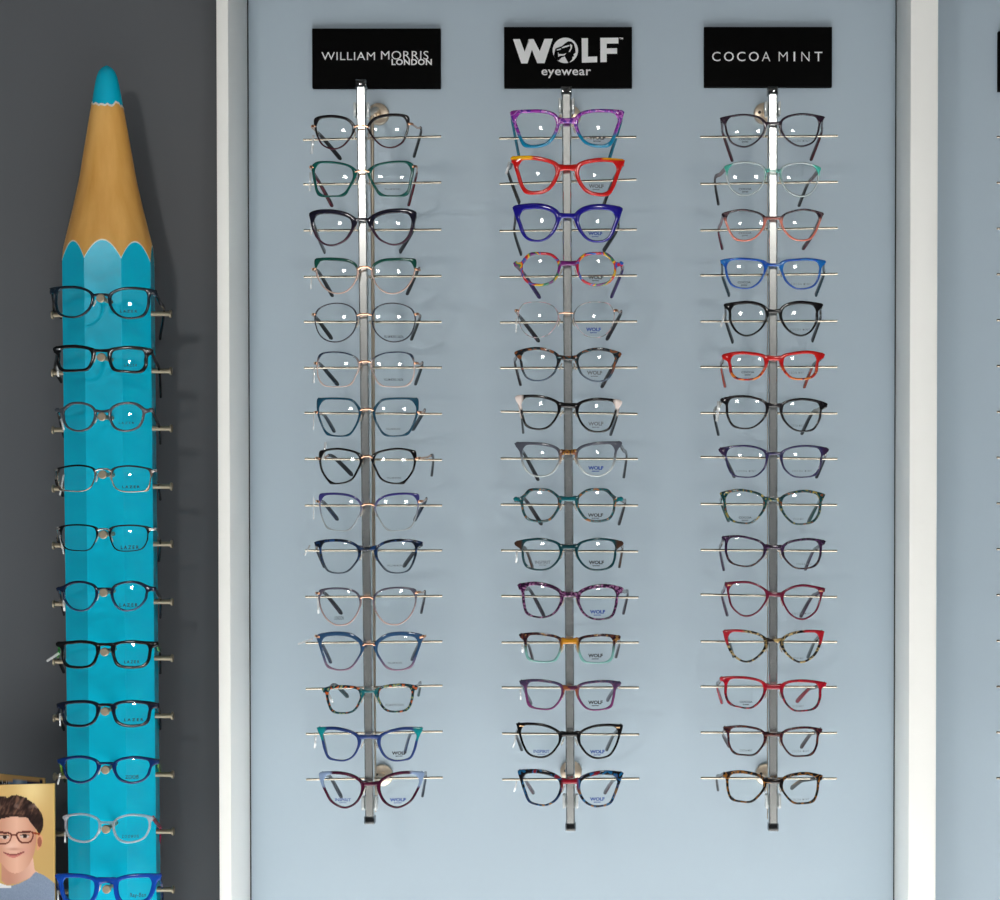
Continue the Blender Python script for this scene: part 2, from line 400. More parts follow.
# ------------------------------------------------------------------ glasses
Z = 1/5.625
K = (14, 15, 18)
NS = 96
def glasses(name_i, org, s, c, o, t, tilt, top, bot=None, corner=None, bridge=None, metal=False, L=None, R=None, tc=K, tipc=None,
            tagp=None, prints=(), Yf=None, label='', group='', bh=16, scale=130, alpha=None, cxm=.8, split=0.0, soft=.008, thin=None, hinge=None, yaw=None, rivet=None, metw=.0011, lp=None, cz=-.005):
    """org: pixel origin of the tracing crop, s: pixels per crop unit; everything below in crop units"""
    px = lambda p: (org[0]+p[0]*s, org[1]+p[1]*s)
    cpx = px(c)
    O = P(cpx[0], cpx[1], Yf)
    W = P(cpx[0]+1, cpx[1], Yf).x-O.x           # metres per pixel here
    root = empty('glasses', O); tag(root, label, 'glasses', group)
    k = W*s
    rnd = random.Random(name_i)
    yw = rnd.uniform(-.03, .03) if yaw is None else yaw
    pt = rnd.uniform(-.02, .02)
    pt += .10+.007*(name_i-400) if name_i > 400 else (.065 if name_i % 100 >= 8 else .03 if name_i % 100 >= 5 else 0)
    RW = .30
    wrap = lambda x, z: x*x/(2*RW) + yw*x + pt*z
    e = Vector((math.cos(tilt), -math.sin(tilt))); nrm = Vector((math.sin(tilt), math.cos(tilt)))   # image axes (v down)
    right = [Vector((x-c[0], y-c[1])) for x, y in o]
    def mir(p): return -(p.dot(e))*e + (p.dot(nrm))*nrm
    loc2 = lambda p: (p.x*k, -p.y*k)              # to local x,z metres
    tt, ts, tb = [v*k*(1 if metal else 1.18) for v in t]
    mname = 'frame_%s' % name_i
    hw = max(p.x for p in right)*k
    fm = acetate(mname, top, bot, corner, hw*cxm, split*k, soft, scale, 1 if metal == 2 else 0, (.09 if metal != 2 else .25), alpha, bridge, cz)
    depth = .0036 if not metal else .0020
    # --- one side's outlines
    def side(sgn):
        pts = [loc2(p if sgn > 0 else mir(p)) for p in right]
        if sgn < 0: pts = list(reversed(pts))
        cv = [Vector((q.x, q.y)) for q in catmull([(x, z, 0) for x, z in pts], 12, True)]
        cen = Vector((sum(v.x for v in cv)/len(cv), sum(v.y for v in cv)/len(cv)))
        # resample by angle about the centre
        def cast(a):
            d = Vector((math.cos(a), math.sin(a))); best = 0
            m = len(cv)
            for i in range(m):
                p, q = cv[i]-cen, cv[(i+1) % m]-cen
                den = d.x*(q.y-p.y)-d.y*(q.x-p.x)
                if abs(den) < 1e-12: continue
                tt_ = (p.x*(q.y-p.y)-p.y*(q.x-p.x))/den
                u = (p.x*d.y-p.y*d.x)/den
                if 0 <= u <= 1 and tt_ > best: best = tt_
            return best
        ang = [2*math.pi*i/NS for i in range(NS)]
        ro = [cast(a) for a in ang]
        # inner edge: offset, then take the spikes of the endpiece wings off
        pin = []
        for i in range(NS):
            p = Vector((math.cos(ang[i])*ro[i], math.sin(ang[i])*ro[i]))
            a_, b_ = (i-1) % NS, (i+1) % NS
            tv = Vector((math.cos(ang[b_])*ro[b_]-math.cos(ang[a_])*ro[a_], math.sin(ang[b_])*ro[b_]-math.sin(ang[a_])*ro[a_])).normalized()
            n = Vector((tv.y, -tv.x))
            th = ts + (tt-ts)*max(0, n.y)**1.3 + (tb-ts)*max(0, -n.y)**1.3
            if not metal and n.y > -.2:            # thicker outer upper corner
                w = max(0, n.x*sgn*.7+n.y*.7)
                th *= 1+.35*w**6
            pin.append(p - n*th)
        ri = []
        for a in ang:
            d = Vector((math.cos(a), math.sin(a))); best = None
            for i in range(NS):
                p, q = pin[i], pin[(i+1) % NS]
                den = d.x*(q.y-p.y)-d.y*(q.x-p.x)
                if abs(den) < 1e-14: continue
                t_ = (p.x*(q.y-p.y)-p.y*(q.x-p.x))/den; u = (p.x*d.y-p.y*d.x)/den
                if -1e-6 <= u <= 1+1e-6 and t_ > 0 and (best is None or t_ < best): best = t_
            ri.append(best if best else .01)
        wdw = 3
        er = [min(ri[(i+j) % NS] for j in range(-wdw, wdw+1)) for i in range(NS)]
        op = [max(er[(i+j) % NS] for j in range(-wdw, wdw+1)) for i in range(NS)]
        for _ in range(3): op = [(op[i-1]+2*op[i]+op[(i+1) % NS])/4 for i in range(NS)]
        mn = min(tt, ts, tb)*.55
        op = [min(op[i], ro[i]-mn) for i in range(NS)]
        return cen, ang, ro, op
    bm = bmesh.new()
    data = {}
    for sgn in (1, -1):
        cen, ang, ro, ri = side(sgn); data[sgn] = (cen, ang, ro, ri)
        loops = []
        b = min(.0011, min(tt, ts, tb)*.42)
        for rr, ins, y in ((ro, 0, depth), (ro, 0, b), (ro, -b*.3, b*.3), (ro, -b, 0), (ri, b, 0), (ri, b*.3, b*.3), (ri, 0, b), (ri, 0, depth)):
            lp_ = []
            for i in range(NS):
                r = rr[i]+ins; x = cen.x+math.cos(ang[i])*r; z = cen.y+math.sin(ang[i])*r
                lp_.append(bm.verts.new((x, wrap(x, z)+y, z)))
            loops.append(lp_)
        for a_, b_ in zip(loops, loops[1:]+loops[:1]):
            for i in range(NS):
                j = (i+1) % NS; bm.faces.new((a_[i], b_[i], b_[j], a_[j]))
    # --- bridge
    ib = right[0]
    ths = bh*k/2*1.2
    cR, aR, roR, riR = data[1]
    def rimpt(sgn, p):
        cen, ang, ro, ri = data[sgn]; v = Vector(p)-cen; a = math.atan2(v.y, v.x) % (2*math.pi)
        i = int(round(a/(2*math.pi)*NS)) % NS; r = (ro[i]*.45+ri[i]*.55); return Vector((cen.x+math.cos(ang[i])*r, cen.y+math.sin(ang[i])*r))
    pR = rimpt(1, loc2(right[0]*.9+right[1]*.1 if not metal else right[0])); pL = rimpt(-1, loc2(mir(right[0]*.9+right[1]*.1 if not metal else right[0])))
    gx = lambda x, z, dy: Vector((x, wrap(x, z)+dy, z))
    if metal:
        mid = gx(0, .0012, -.0008)
        path = catmull([gx(pR.x, pR.y, .0012), gx(pR.x*.5, .001, -.0004), mid, gx(pL.x*.5, .001, -.0004), gx(pL.x, pL.y, .0012)], 6)
        bb = bmesh.new(); n = len(path); sweep(bb, path, [metw]*n, [metw*1.1]*n, 8, pw=1)
        bmat = M_gold if metal in (1, True) else M_silver
        obj('bridge', bb, bmat, root)
    else:
        zc = -.0003
        path = catmull([gx(pR.x, pR.y, .0018), gx(pR.x*.5, lerp(pR.y, zc, .75), .0016), gx(0, zc, .0015), gx(pL.x*.5, lerp(pL.y, zc, .75), .0016), gx(pL.x, pL.y, .0018)], 6)
        n = len(path); hs = [ths*(.74+.44*abs(2*i/(n-1)-1)**2)*(1, .9, .72)[0 if 2 < i < n-3 else 1 if 1 < i < n-2 else 2] for i in range(n)]
        sweep(bm, path, [.0017]*n, hs, 10)
    # --- endpieces and temples
    if hinge: hR = Vector((hinge[0]-c[0], hinge[1]-c[1]))
    else: hR = max(right, key=lambda p: p.x-(.7 if not metal else .25)*p.y)
    hL = mir(hR)
    if not hinge: hR, hL = hR*.985, hL*.985
    hp = {}
    for sgn, h in ((1, hR), (-1, hL)):
        x, z = loc2(h)
        hp[sgn] = (x, z)
        if metal:
            rp = rimpt(sgn, (x, z)); eb = bmesh.new()
            pth = catmull([gx(rp.x, rp.y, .0008), gx(x+sgn*.0015, z, .0006), gx(x+sgn*.0038, z, .0035), gx(x+sgn*.004, z, .008)], 5); n = len(pth)
            sweep(eb, pth, [.0009]*n, [.0016]*n, 8); obj('endpiece', eb, bmat, root)
        else:
            th = min(max(tt*.9, .0022), .0042)
            pth = catmull([gx(x-sgn*.003, z-th*.7, .0018), gx(x-sgn*.0012, z-th*.7, .0018), gx(x-sgn*.0004, z-th*.8, .004), gx(x-sgn*.0006, z-th*.8, .0085)], 4); n = len(pth)
            sweep(bm, pth, [.0016]*n, [th]*n, 10)
    bmesh.ops.recalc_face_normals(bm, faces=bm.faces[:])
    obj('frame', bm, fm, root, angle=62)
    if rivet:
        for sgn in (1, -1):
            x, z = hp[sgn]; x -= sgn*.0045; z -= .003
            eb = bmesh.new(); box(eb, (x-.0028, wrap(x, z)-.0007, z-.0009), (x+.0028, wrap(x, z)+.001, z+.0009), .0004); obj('rivet', eb, plain('rivet_%s' % rivet[1], rivet[0], .25, 1), root)
    dk = lambda q: tuple(v*.78 for v in q)
    tmat = plain('temple_%d_%d_%d' % tuple(tc), dk(tc), .15, spec=.3)
    tipm = plain('temple_%d_%d_%d' % tuple(tipc), dk(tipc), .15, spec=.3) if tipc else tmat
    for sgn, T in ((1, R), (-1, L)):
        if T is None: continue
        x, z = hp[sgn]
        kn, tip = T[-2], T[-1]
        a0 = gx(x+(sgn*.004 if metal else -sgn*.0008), z-(0 if metal else min(max(tt*.9, .0022), .0042)*.8), .0075)
        d1, d2 = (.084, .126) if lp is None else lp
        B = P(*px(kn), Yf+d1)-O; E = P(*px(tip), Yf+d2)-O
        if len(T) == 3:
            m_ = P(*px(T[0]), Yf+d1*.45)-O
            ctl = [a0, m_, B, E]
        else:
            ctl = [a0, a0.lerp(B, .5), B, E]
        sp = catmull(ctl, 10)
        # keep the bend local
        n = len(sp); cut = n-11
        if metal or tipc:
            cut2 = cut-3
            ta = sp[:cut2+1]; tbp = sp[cut2-1:]
        else: ta = sp; tbp = None
        tb_ = bmesh.new(); m1 = len(ta)
        if metal: sweep(tb_, ta, [.0009]*m1, [.0013]*m1, 8)
        else: sweep(tb_, ta, [.0016]*m1, [lerp(.0034, .0026, min(1, i/max(1, m1*.5))) if i < m1*.6 or tbp else lerp(.0026, .0036, (i-m1*.6)/(m1*.4)) for i in range(m1)], 10)
        to = obj('temple', tb_, tmat if not metal else bmat, root)
        if tbp:
            tb_ = bmesh.new(); m2 = len(tbp)
            sweep(tb_, tbp, [lerp(.0013, .0018, i/m2) for i in range(m2)], [lerp(.0020, .0032, min(1, 1.6*i/m2))*(1 if i < m2-1 else .6) for i in range(m2)], 10)
            obj('temple_tip', tb_, tipm if tipc else tmat, to)
    # --- lenses with their demo print
    for sgn in (1, -1):
        cen, ang, ro, ri = data[sgn]
        RL = .115
        slope = 2*cen.x/(2*RW)+yw
        edge = sum((ri[i]+.0004)**2 for i in range(NS))/NS/(2*RL)
        ec = sum(wrap(cen.x+math.cos(ang[i])*ri[i], cen.y+math.sin(ang[i])*ri[i]) for i in range(NS))/NS
        base = ec - edge + depth*.45
        def ly(x, z): return base + slope*(x-cen.x) + pt*(z-cen.y) + ((x-cen.x)**2+(z-cen.y)**2)/(2*RL)
        bl = bmesh.new(); rings = []
        for fr in (.25, .5, .75, .9, 1):
            rg = []
            for i in range(0, NS, 2):
                r = (ri[i]+.0004)*fr; x = cen.x+math.cos(ang[i])*r; z = cen.y+math.sin(ang[i])*r
                rg.append((x, z))
            rings.append(rg)
        m = NS//2; tk = .0014
        fr_ = [bl.verts.new((cen.x, ly(*cen), cen.y))]; bk_ = [bl.verts.new((cen.x, ly(*cen)+tk, cen.y))]
        FR = [[bl.verts.new((x, ly(x, z), z)) for x, z in rg] for rg in rings]; BK = [[bl.verts.new((x, ly(x, z)+tk, z)) for x, z in rg] for rg in rings]
        for i in range(m):
            j = (i+1) % m
            bl.faces.new((fr_[0], FR[0][i], FR[0][j])); bl.faces.new((bk_[0], BK[0][j], BK[0][i]))
            for a_ in range(4):
                bl.faces.new((FR[a_][i], FR[a_+1][i], FR[a_+1][j], FR[a_][j])); bl.faces.new((BK[a_][j], BK[a_+1][j], BK[a_+1][i], BK[a_][i]))
            bl.faces.new((FR[4][i], BK[4][i], BK[4][j], FR[4][j]))
        bmesh.ops.recalc_face_normals(bl, faces=bl.faces[:])
        lo = obj('lens', bl, M_lens, root)
        for (sg, txt, u0, v0, u1, v1, pm, off) in prints:
            if sg != sgn: continue
            bt = bmesh.new()
            def fn(u, v):
                x = (u-c[0])*k; z = -(v-c[1])*k; return Vector((x, ly(x, z)-.0003, z))
            for line, a_, b_ in ((txt, v0, v1),) if isinstance(txt, str) else [(tx, lerp(v0, v1, f0), lerp(v0, v1, f1)) for tx, f0, f1 in txt]:
                w_ = .5 if (len(line) == 7 and line == 'eyewear') else 1
                um = (u0+u1)/2; hw_ = (u1-u0)/2*w_
                add_text(bt, line, um-hw_, a_, um+hw_, b_, fn, off)
            obj('lens_print', bt, pm, lo, False)
    # --- nose pads
    for sgn in (1, -1):
        nb = bmesh.new(); x = sgn*.0088; z = -.0105
        M = Matrix.Translation((x, wrap(x, z)+.0055, z)) @ Matrix.Rotation(sgn*-.35, 4, 'Y') @ Matrix.Diagonal((.0012, .0022, .0052, 1))
        bmesh.ops.create_uvsphere(nb, u_segments=12, v_segments=8, radius=1, matrix=M)
        po = obj('nose_pad', nb, M_pad, root)
        if metal:
            nb = bmesh.new(); rp = rimpt(sgn, (sgn*.012, -.004))
            pth = catmull([gx(rp.x, rp.y, .001), gx(rp.x-sgn*.001, rp.y-.001, .006), gx(x, z+.001, .006)], 4); n = len(pth)
            sweep(nb, pth, [.0005]*n, [.0005]*n, 6, pw=1); obj('pad_arm', nb, bmat, po)
    if tagp:
        a, b_, w_ = tagp
        A = P(*px(a), Yf+.03)-O; B = P(*px(b_), Yf+.03)-O
        tb_ = bmesh.new(); pth = catmull([A, A.lerp(B, .5)+Vector((.0005, -.002, 0)), B], 5); n = len(pth)
        sweep(tb_, pth, [w_*k/2]*n, [.0003]*n, 6, up=Vector((0, 1, 0))); obj('price_tag', tb_, M_tag, root)
    return root

W_ = [('WOLF', 0, .62), ('eyewear', .78, 1)]
IN_ = [('INSPIRIT', 0, .6), ('eyewear', .78, 1)]
CM_ = [('COCOA', 0, .42), ('eyewear', .62, 1)]
LZ = 'L A Z E R'
ORD = ['topmost', 'second from top', 'third from top', 'fourth from top', 'fifth from top', 'sixth from top', 'seventh from top', 'eighth from top',
       'seventh from bottom', 'sixth from bottom', 'fifth from bottom', 'fourth from bottom', 'third from bottom', 'second from bottom', 'lowest']
A, B, C, D, E = 80, 240, 380, 530, 670
TEAL = (8, 95, 100)
#EOF1
CXS = {101: 400, 104: 420, 106: 422, 108: 432, 109: 440, 110: 436, 112: 444, 115: 453, 114: 444, 205: 428, 211: 450, 213: 450, 212: 448, 301: 466, 303: 468, 309: 467, 308: 474, 312: 473, 314: 469, 315: 468}
def row(col, i, y0, desc, c, o, t, tilt, top, **kw):
    x0 = {1: 290, 2: 490, 3: 690}[col]
    c = (CXS.get(col*100+i, c[0]), c[1])
    nm = {1: 'left', 2: 'middle', 3: 'right'}[col]
    py = y0 + c[1]*Z
    glasses(col*100+i, (x0, y0), Z, c, o, t, tilt, top, Yf=ypole(py)-.012, label='%s, %s on the %s rack' % (desc, ORD[i-1], nm), group='glasses on the %s rod rack' % nm, **kw)
WK = lambda x, y, w=86, h=36, m=M_printk, o=.045: (1, W_, x, y, x+w, y+h, m, o)
CL = lambda x, y, m=M_printk: (-1, CM_, x, y+2, x+72, y+30, m, .02)
CR = lambda x, y, w=110: (1, 'C O C O A   M I N T', x, y, x+w, y+12, M_printg, .004)
WM = lambda x, y, w=100: (1, 'WILLIAM MORRIS', x, y, x+w, y+11, M_printg, .004)

# ---- left rack
row(1, 1, A, 'black glasses with rose gold bridge', (405,262), [(432,262),(445,235),(480,205),(540,188),(600,184),(650,190),(668,205),(668,240),(660,290),(635,345),(590,375),(545,380),(500,362),(460,320),(438,285)],
    (17,13,8), .024, [(18,14,18)], bot=[(70,22,38)], split=-70, soft=.006, metal=1, hinge=(668,240), L=[(175,315),(285,445)], R=[(738,285),(697,432)], tipc=(20,20,24), tagp=((132,310),(122,415),16), cxm=2)
row(1, 2, A, 'teal green glasses with burgundy temple tips', (405,515), [(432,518),(445,495),(490,470),(560,455),(630,450),(670,455),(695,475),(695,500),(685,560),(668,630),(640,652),(570,655),(505,650),(475,610),(445,555)],
    (13,17,10), 0, [(6,84,76)], metal=1, hinge=(690,480), L=[(150,550),(238,710)], R=[(710,540),(667,705)], tipc=(92,22,40), tagp=((116,520),(110,625),14), prints=[WM(530,607,90)])
row(1, 3, A, 'dark navy cat-eye glasses with plum lower rims', (405,780), [(432,788),(470,752),(530,728),(600,718),(665,720),(705,735),(703,765),(690,830),(668,880),(630,915),(580,928),(530,915),(490,890),(455,840)],
    (22,17,8), .015, [(22,20,38)], bot=[(74,44,62)], split=-70, soft=.008, L=[(165,900),(195,965)], R=[(690,850),(620,965)], tc=(22,20,34), tagp=((118,800),(118,870),14))
row(1, 4, B, 'glasses with dark green brows over rose gold', (417,157), [(455,165),(470,130),(520,105),(600,97),(670,97),(705,105),(705,150),(690,210),(660,260),(620,292),(570,303),(520,290),(480,250),(458,200)],
    (18,9,8), 0, [(14,76,64)], bot=[(210,180,168)], split=-5, soft=.003, metal=1, hinge=(705,160), L=[(165,185),(240,315)], R=[(720,170),(658,305)], tipc=(24,26,34), tagp=((120,205),(117,275),10))
row(1, 5, B, 'thin round slate wire glasses', (418,422), [(458,420),(475,385),(520,358),(580,350),(640,360),(685,385),(703,425),(700,470),(680,525),(640,562),(580,575),(525,560),(480,520),(460,470)],
    (7,7,7), .004, [(58,58,70)], metal=1, hinge=(700,412), L=[(150,440),(235,555)], R=[(730,440),(682,560)], tipc=(26,30,32), prints=[(1,'WILLIAM MORRIS LONDON',528,535,635,550,M_printk,.004)])
row(1, 6, B, 'thin squarish rose gold glasses with navy upper rims', (420,687), [(450,688),(475,655),(530,632),(600,625),(660,630),(690,650),(698,700),(695,760),(675,805),(640,825),(560,828),(500,815),(470,760),(455,720)],
    (9,7,7), 0, [(40,56,78)], bot=[(216,194,186)], split=5, soft=.006, metal=1, hinge=(697,690), L=[(175,705),(270,815)], R=[(745,700),(705,812)], tipc=(24,42,56), tagp=((137,715),(134,805),12), prints=[(1,'WILLIAM MORRIS LONDON',528,778,635,792,M_printk,.004)])
row(1, 7, C, 'petrol blue hexagonal glasses', (432,168), [(465,168),(485,135),(520,105),(600,97),(690,98),(718,105),(718,180),(700,240),(670,300),(640,315),(570,320),(525,310),(490,260),(470,210)],
    (13,13,9), 0, [(22,74,98)], metal=1, hinge=(718,180), L=[(195,200),(250,290)], R=[(755,175),(690,280)], tipc=(26,48,66), tagp=((134,190),(131,280),8), prints=[WM(540,270,80)])
row(1, 8, C, 'black angular glasses with gold wire brows', (425,433), [(455,435),(462,418),(510,395),(600,380),(690,392),(708,410),(705,470),(690,520),(650,575),(630,587),(560,583),(510,560),(480,510),(458,460)],
    (13,13,10), 0, [(12,11,13)], metal=1, hinge=(712,438), L=[(240,430),(350,535)], R=[(805,430),(797,537)], tipc=(26,30,40), tagp=((200,350),(185,450),16), prints=[WM(545,545,80)])
row(1, 9, C, 'glasses fading from violet brows to pale wire', (437,702), [(472,705),(500,665),(550,642),(620,633),(690,635),(722,645),(722,700),(712,760),(690,815),(665,840),(600,850),(545,845),(510,800),(480,745)],
    (14,8,5), 0, [(58,56,124)], bot=[(168,176,178)], split=-25, soft=.012, metal=1, hinge=(724,682), L=[(190,690),(268,785)], R=[(765,675),(700,790)], tipc=(34,50,76), tagp=((133,660),(133,785),8))
row(1, 10, D, 'dark blue glasses with winged corners and thick bridge', (438,105), [(475,103),(510,72),(560,55),(620,50),(690,55),(740,68),(738,82),(715,100),(708,140),(690,195),(660,235),(600,247),(545,235),(505,195),(478,150)],
    (14,11,7), 0, [(20,60,110),(14,28,48),(12,24,42),(18,46,84)], bot=[(60,76,92)], split=-80, soft=.01, bh=26, L=[(150,110),(195,208)], R=[(712,105),(640,205)], tc=(24,36,52), tipc=(44,46,58), tagp=((112,85),(82,142),10), prints=[WM(545,195,95)])
row(1, 11, D, 'rounded mauve grey glasses fading to pink beige', (432,380), [(465,385),(485,350),(530,328),(600,320),(670,325),(706,340),(708,400),(695,450),(665,500),(620,532),(580,537),(530,525),(490,480),(468,430)],
    (12,9,8), .008, [(88,86,102)], bot=[(206,176,170)], split=-60, soft=.014, metal=1, hinge=(708,352), L=[(200,360),(290,470)], R=[(760,355),(738,465)], tipc=(50,44,58), tagp=((157,380),(160,470),14), prints=[(-1,'LONDON',250,485,302,505,M_printk,.004)])
row(1, 12, D, 'steel blue cat-eye glasses with pink lower edge', (438,645), [(470,645),(500,608),(550,580),(620,572),(690,578),(745,595),(735,640),(715,700),(690,765),(660,785),(600,793),(545,780),(510,740),(475,680)],
    (25,15,9), 0, [(48,84,122)], bot=[(150,118,142)], split=-95, soft=.008, metal=1, hinge=(738,600), L=[(180,640),(230,745)], R=[(725,640),(685,730)], tipc=(30,48,84), tagp=((130,610),(45,642),12), prints=[WM(550,742,80)])
row(1, 13, E, 'small tortoise glasses flecked teal, orange and black', (445,120), [(470,118),(510,92),(570,80),(640,78),(712,92),(712,108),(698,120),(690,170),(670,220),(630,238),(560,238),(520,215),(490,165)],
    (13,12,9), .03, [(150,150,90),(18,110,116),(18,20,26),(24,60,68),(22,20,26),(196,92,40)], scale=190, bridge=[(24,110,118)], L=[(255,85),(325,150)], R=[(735,75),(722,142)], tc=(150,160,165), tipc=(40,70,76), tagp=((215,130),(240,185),14), prints=[(1,'WILLIAM MORRIS LONDON',535,190,640,204,M_printg,.004)])
row(1, 14, E, 'blue glasses with teal corners and pale brow tips', (447,375), [(490,385),(530,348),(590,330),(650,322),(740,328),(742,340),(720,390),(705,450),(680,500),(640,513),(580,515),(530,490),(500,440)],
    (15,13,8), 0, [(34,60,118)], bot=[(48,72,136)], corner=(14,128,134), cxm=.84, bh=24, L=[(185,370),(205,465)], R=[(675,365),(645,465)], tc=(90,110,150), tipc=(36,56,100), tagp=((145,370),(138,440),14), prints=[WK(572,458,82,32)])
row(1, 15, E, 'round burgundy glasses with pale blue outer corners', (447,640), [(488,640),(530,600),(590,578),(660,572),(740,580),(748,600),(735,645),(715,690),(680,745),(620,778),(570,775),(520,740),(492,680)],
    (15,14,9), 0, [(62,12,40),(82,16,48)], corner=(128,150,182), cxm=.76, bh=28, L=[(225,600),(290,715)], R=[(765,590),(745,710)], tc=(120,140,165), tipc=(44,52,66), prints=[(1,W_,560,722,650,754,M_printb,.05),(-1,IN_,252,722,342,752,M_printb,.02)])

# ---- middle rack
row(2, 1, A, 'purple glasses with cyan lower rims and blue top edges', (432,226), [(470,225),(500,185),(560,165),(640,160),(748,165),(748,200),(730,250),(700,330),(670,370),(600,375),(540,360),(500,320),(478,270)],
    (15,17,14), 0, [(150,40,160),(90,40,150),(190,110,200),(130,30,140)], bot=[(0,130,172)], split=-72, soft=.003, bh=34, L=[(125,230),(165,440)], R=[(735,240),(672,440)], tc=(10,118,148), prints=[WK(557,312,92,34)], scale=150)
row(2, 2, A, 'bright red glasses with yellow upper corners', (435,490), [(475,490),(500,462),(560,442),(640,432),(755,440),(745,475),(725,530),(700,600),(665,645),(600,648),(540,630),(500,585),(478,530)],
    (19,20,16), -.023, [(206,18,14)], corner=(240,180,20), cxm=.62, cz=.0106, bh=36, L=[(102,520),(165,690)], R=[(690,570),(635,715)], tc=(30,22,18), tagp=((108,460),(90,530),14), prints=[WK(555,584,84,34,M_printg)])
row(2, 3, A, 'cobalt blue glasses with thick brows', (435,760), [(468,765),(500,725),(560,700),(640,695),(740,710),(740,745),(715,810),(690,870),(650,905),(590,912),(540,895),(500,850),(478,800)],
    (27,22,10), -.016, [(22,14,140)], bh=30, L=[(138,860),(175,978)], R=[(715,840),(640,960)], tc=(20,18,30), prints=[(1,W_,552,852,632,884,M_printb,.05)])
row(2, 4, B, 'octagonal glasses marbled red, yellow, green and blue', (440,128), [(480,130),(505,95),(540,72),(600,65),(655,68),(690,95),(712,120),(748,118),(748,135),(715,150),(705,195),(670,240),(600,258),(540,245),(505,215),(485,165)],
    (13,12,12), 0, [(190,20,40),(30,90,180),(206,40,40),(226,180,30),(40,120,90),(110,30,110)], scale=60, bridge=[(110,26,110)], bh=28, L=[(190,190),(280,325)], R=[(745,170),(682,322)], tc=(120,24,54), tipc=(60,40,110), prints=[WK(552,198,84,34)])
row(2, 5, B, 'very thin pale wire glasses with pink temple tips', (437,415), [(470,410),(500,370),(550,348),(620,345),(670,355),(698,395),(700,440),(680,500),(640,540),(590,550),(530,535),(490,490),(472,450)],
    (5,5,5), 0, [(190,178,180),(120,126,130),(206,172,180),(150,160,160)], scale=60, metal=1, hinge=(700,392), L=[(175,440),(275,570)], R=[(735,415),(657,560)], tipc=(40,34,44), tagp=((148,440),(146,520),10), prints=[(1,W_,540,492,624,526,M_printb,.05)], metw=.0008)
row(2, 6, B, 'tortoise glasses in black, teal and brown', (437,662), [(475,662),(510,628),(570,608),(640,605),(735,630),(732,655),(710,680),(700,730),(670,780),(620,798),(560,790),(510,755),(485,700)],
    (14,13,7), -.012, [(130,76,44),(40,84,92),(26,24,28),(30,40,46),(28,26,30),(130,76,44)], bot=[(70,90,112)], split=-85, soft=.008, bh=26, L=[(140,690),(172,815)], R=[(715,670),(628,828)], tc=(60,60,66), tipc=(48,38,44), prints=[WK(545,735,86,36,M_printg)])
row(2, 7, C, 'black glasses with pearl white outer corners', (440,140), [(478,142),(510,118),(560,103),(630,98),(735,112),(738,140),(715,170),(700,220),(670,280),(610,296),(550,285),(510,245),(485,190)],
    (14,12,9), -.045, [(14,13,15)], corner=(226,212,206), cxm=.87, bh=28, L=[(180,225),(187,295)], R=[(712,210),(678,308)], tc=(224,206,196), tipc=(26,24,28), prints=[WK(552,234,86,36,M_printg)])
row(2, 8, C, 'grey browed clear glasses with tortoise bridge', (440,405), [(478,403),(510,370),(570,352),(640,345),(738,345),(735,370),(715,400),(705,460),(680,510),(630,540),(580,542),(530,525),(495,480),(480,440)],
    (14,12,7), .008, [(84,88,100)], bot=[(200,208,208)], split=-50, soft=.01, bridge=[(60,36,22),(190,130,40),(70,40,26),(150,90,60)], scale=200, bh=30, L=[(195,420),(272,562)], R=[(768,425),(752,547)], tc=(90,92,100), tipc=(36,36,44), prints=[(1,W_,552,484,638,518,M_printb,.05)])
row(2, 9, C, 'teal octagonal glasses with tortoise rims', (440,668), [(480,668),(510,635),(550,612),(600,608),(660,612),(690,640),(715,658),(748,660),(748,678),(712,690),(700,745),(670,788),(600,802),(540,790),(505,750),(482,705)],
    (13,12,12), 0, [(150,96,50),(12,98,106),(22,40,46),(14,96,102),(84,42,30),(10,90,98)], corner=(10,98,106), cxm=.9, bridge=[(8,96,106)], scale=170, bh=28, L=[(200,675),(290,812)], R=[(760,690),(725,812)], tc=(110,106,100), tipc=(36,28,32), prints=[WK(550,750,86,32)])
row(2, 10, D, 'dark teal rectangular glasses with tortoise corners', (443,95), [(478,93),(510,65),(570,48),(640,45),(745,65),(742,95),(715,110),(708,160),(690,205),(650,225),(590,230),(540,215),(500,175),(480,130)],
    (12,12,9), 0, [(6,62,70)], corner=(64,44,34), cxm=.88, bh=28, L=[(205,115),(240,212)], R=[(745,105),(727,208)], tc=(120,116,110), tipc=(84,56,40), tagp=((150,115),(146,185),12), prints=[WK(555,172,86,34),(-1,IN_,252,172,340,202,M_printg,.02)])
row(2, 11, D, 'purple tortoise glasses tilted down to one side', (445,362), [(485,362),(520,330),(580,310),(660,305),(745,325),(745,345),(725,370),(715,430),(690,490),(630,508),(570,502),(520,470),(490,410)],
    (18,14,9), -.034, [(150,100,140),(90,36,88),(40,18,44),(46,20,48),(36,16,40),(110,40,104),(160,110,150)], scale=210, bh=30, L=[(230,345),(305,485)], R=[(775,355),(750,470)], tc=(120,120,126), tipc=(44,26,48), prints=[(1,W_,562,450,648,484,M_printb,.05)])
row(2, 12, D, 'tortoise and mint glasses with orange bridge', (447,625), [(485,622),(520,598),(580,588),(650,585),(732,598),(730,615),(708,635),(700,690),(680,740),(620,752),(560,750),(515,735),(490,670)],
    (13,13,7), -.02, [(150,110,60),(60,30,36),(44,24,30),(50,26,32),(96,50,40)], bot=[(130,190,184)], split=-45, soft=.006, bridge=[(206,140,28)], scale=150, bh=34, L=[(215,640),(240,725)], R=[(728,640),(708,715)], tc=(70,40,44), tipc=(64,40,44), tagp=((180,640),(184,690),14), prints=[WK(552,696,82,34)])
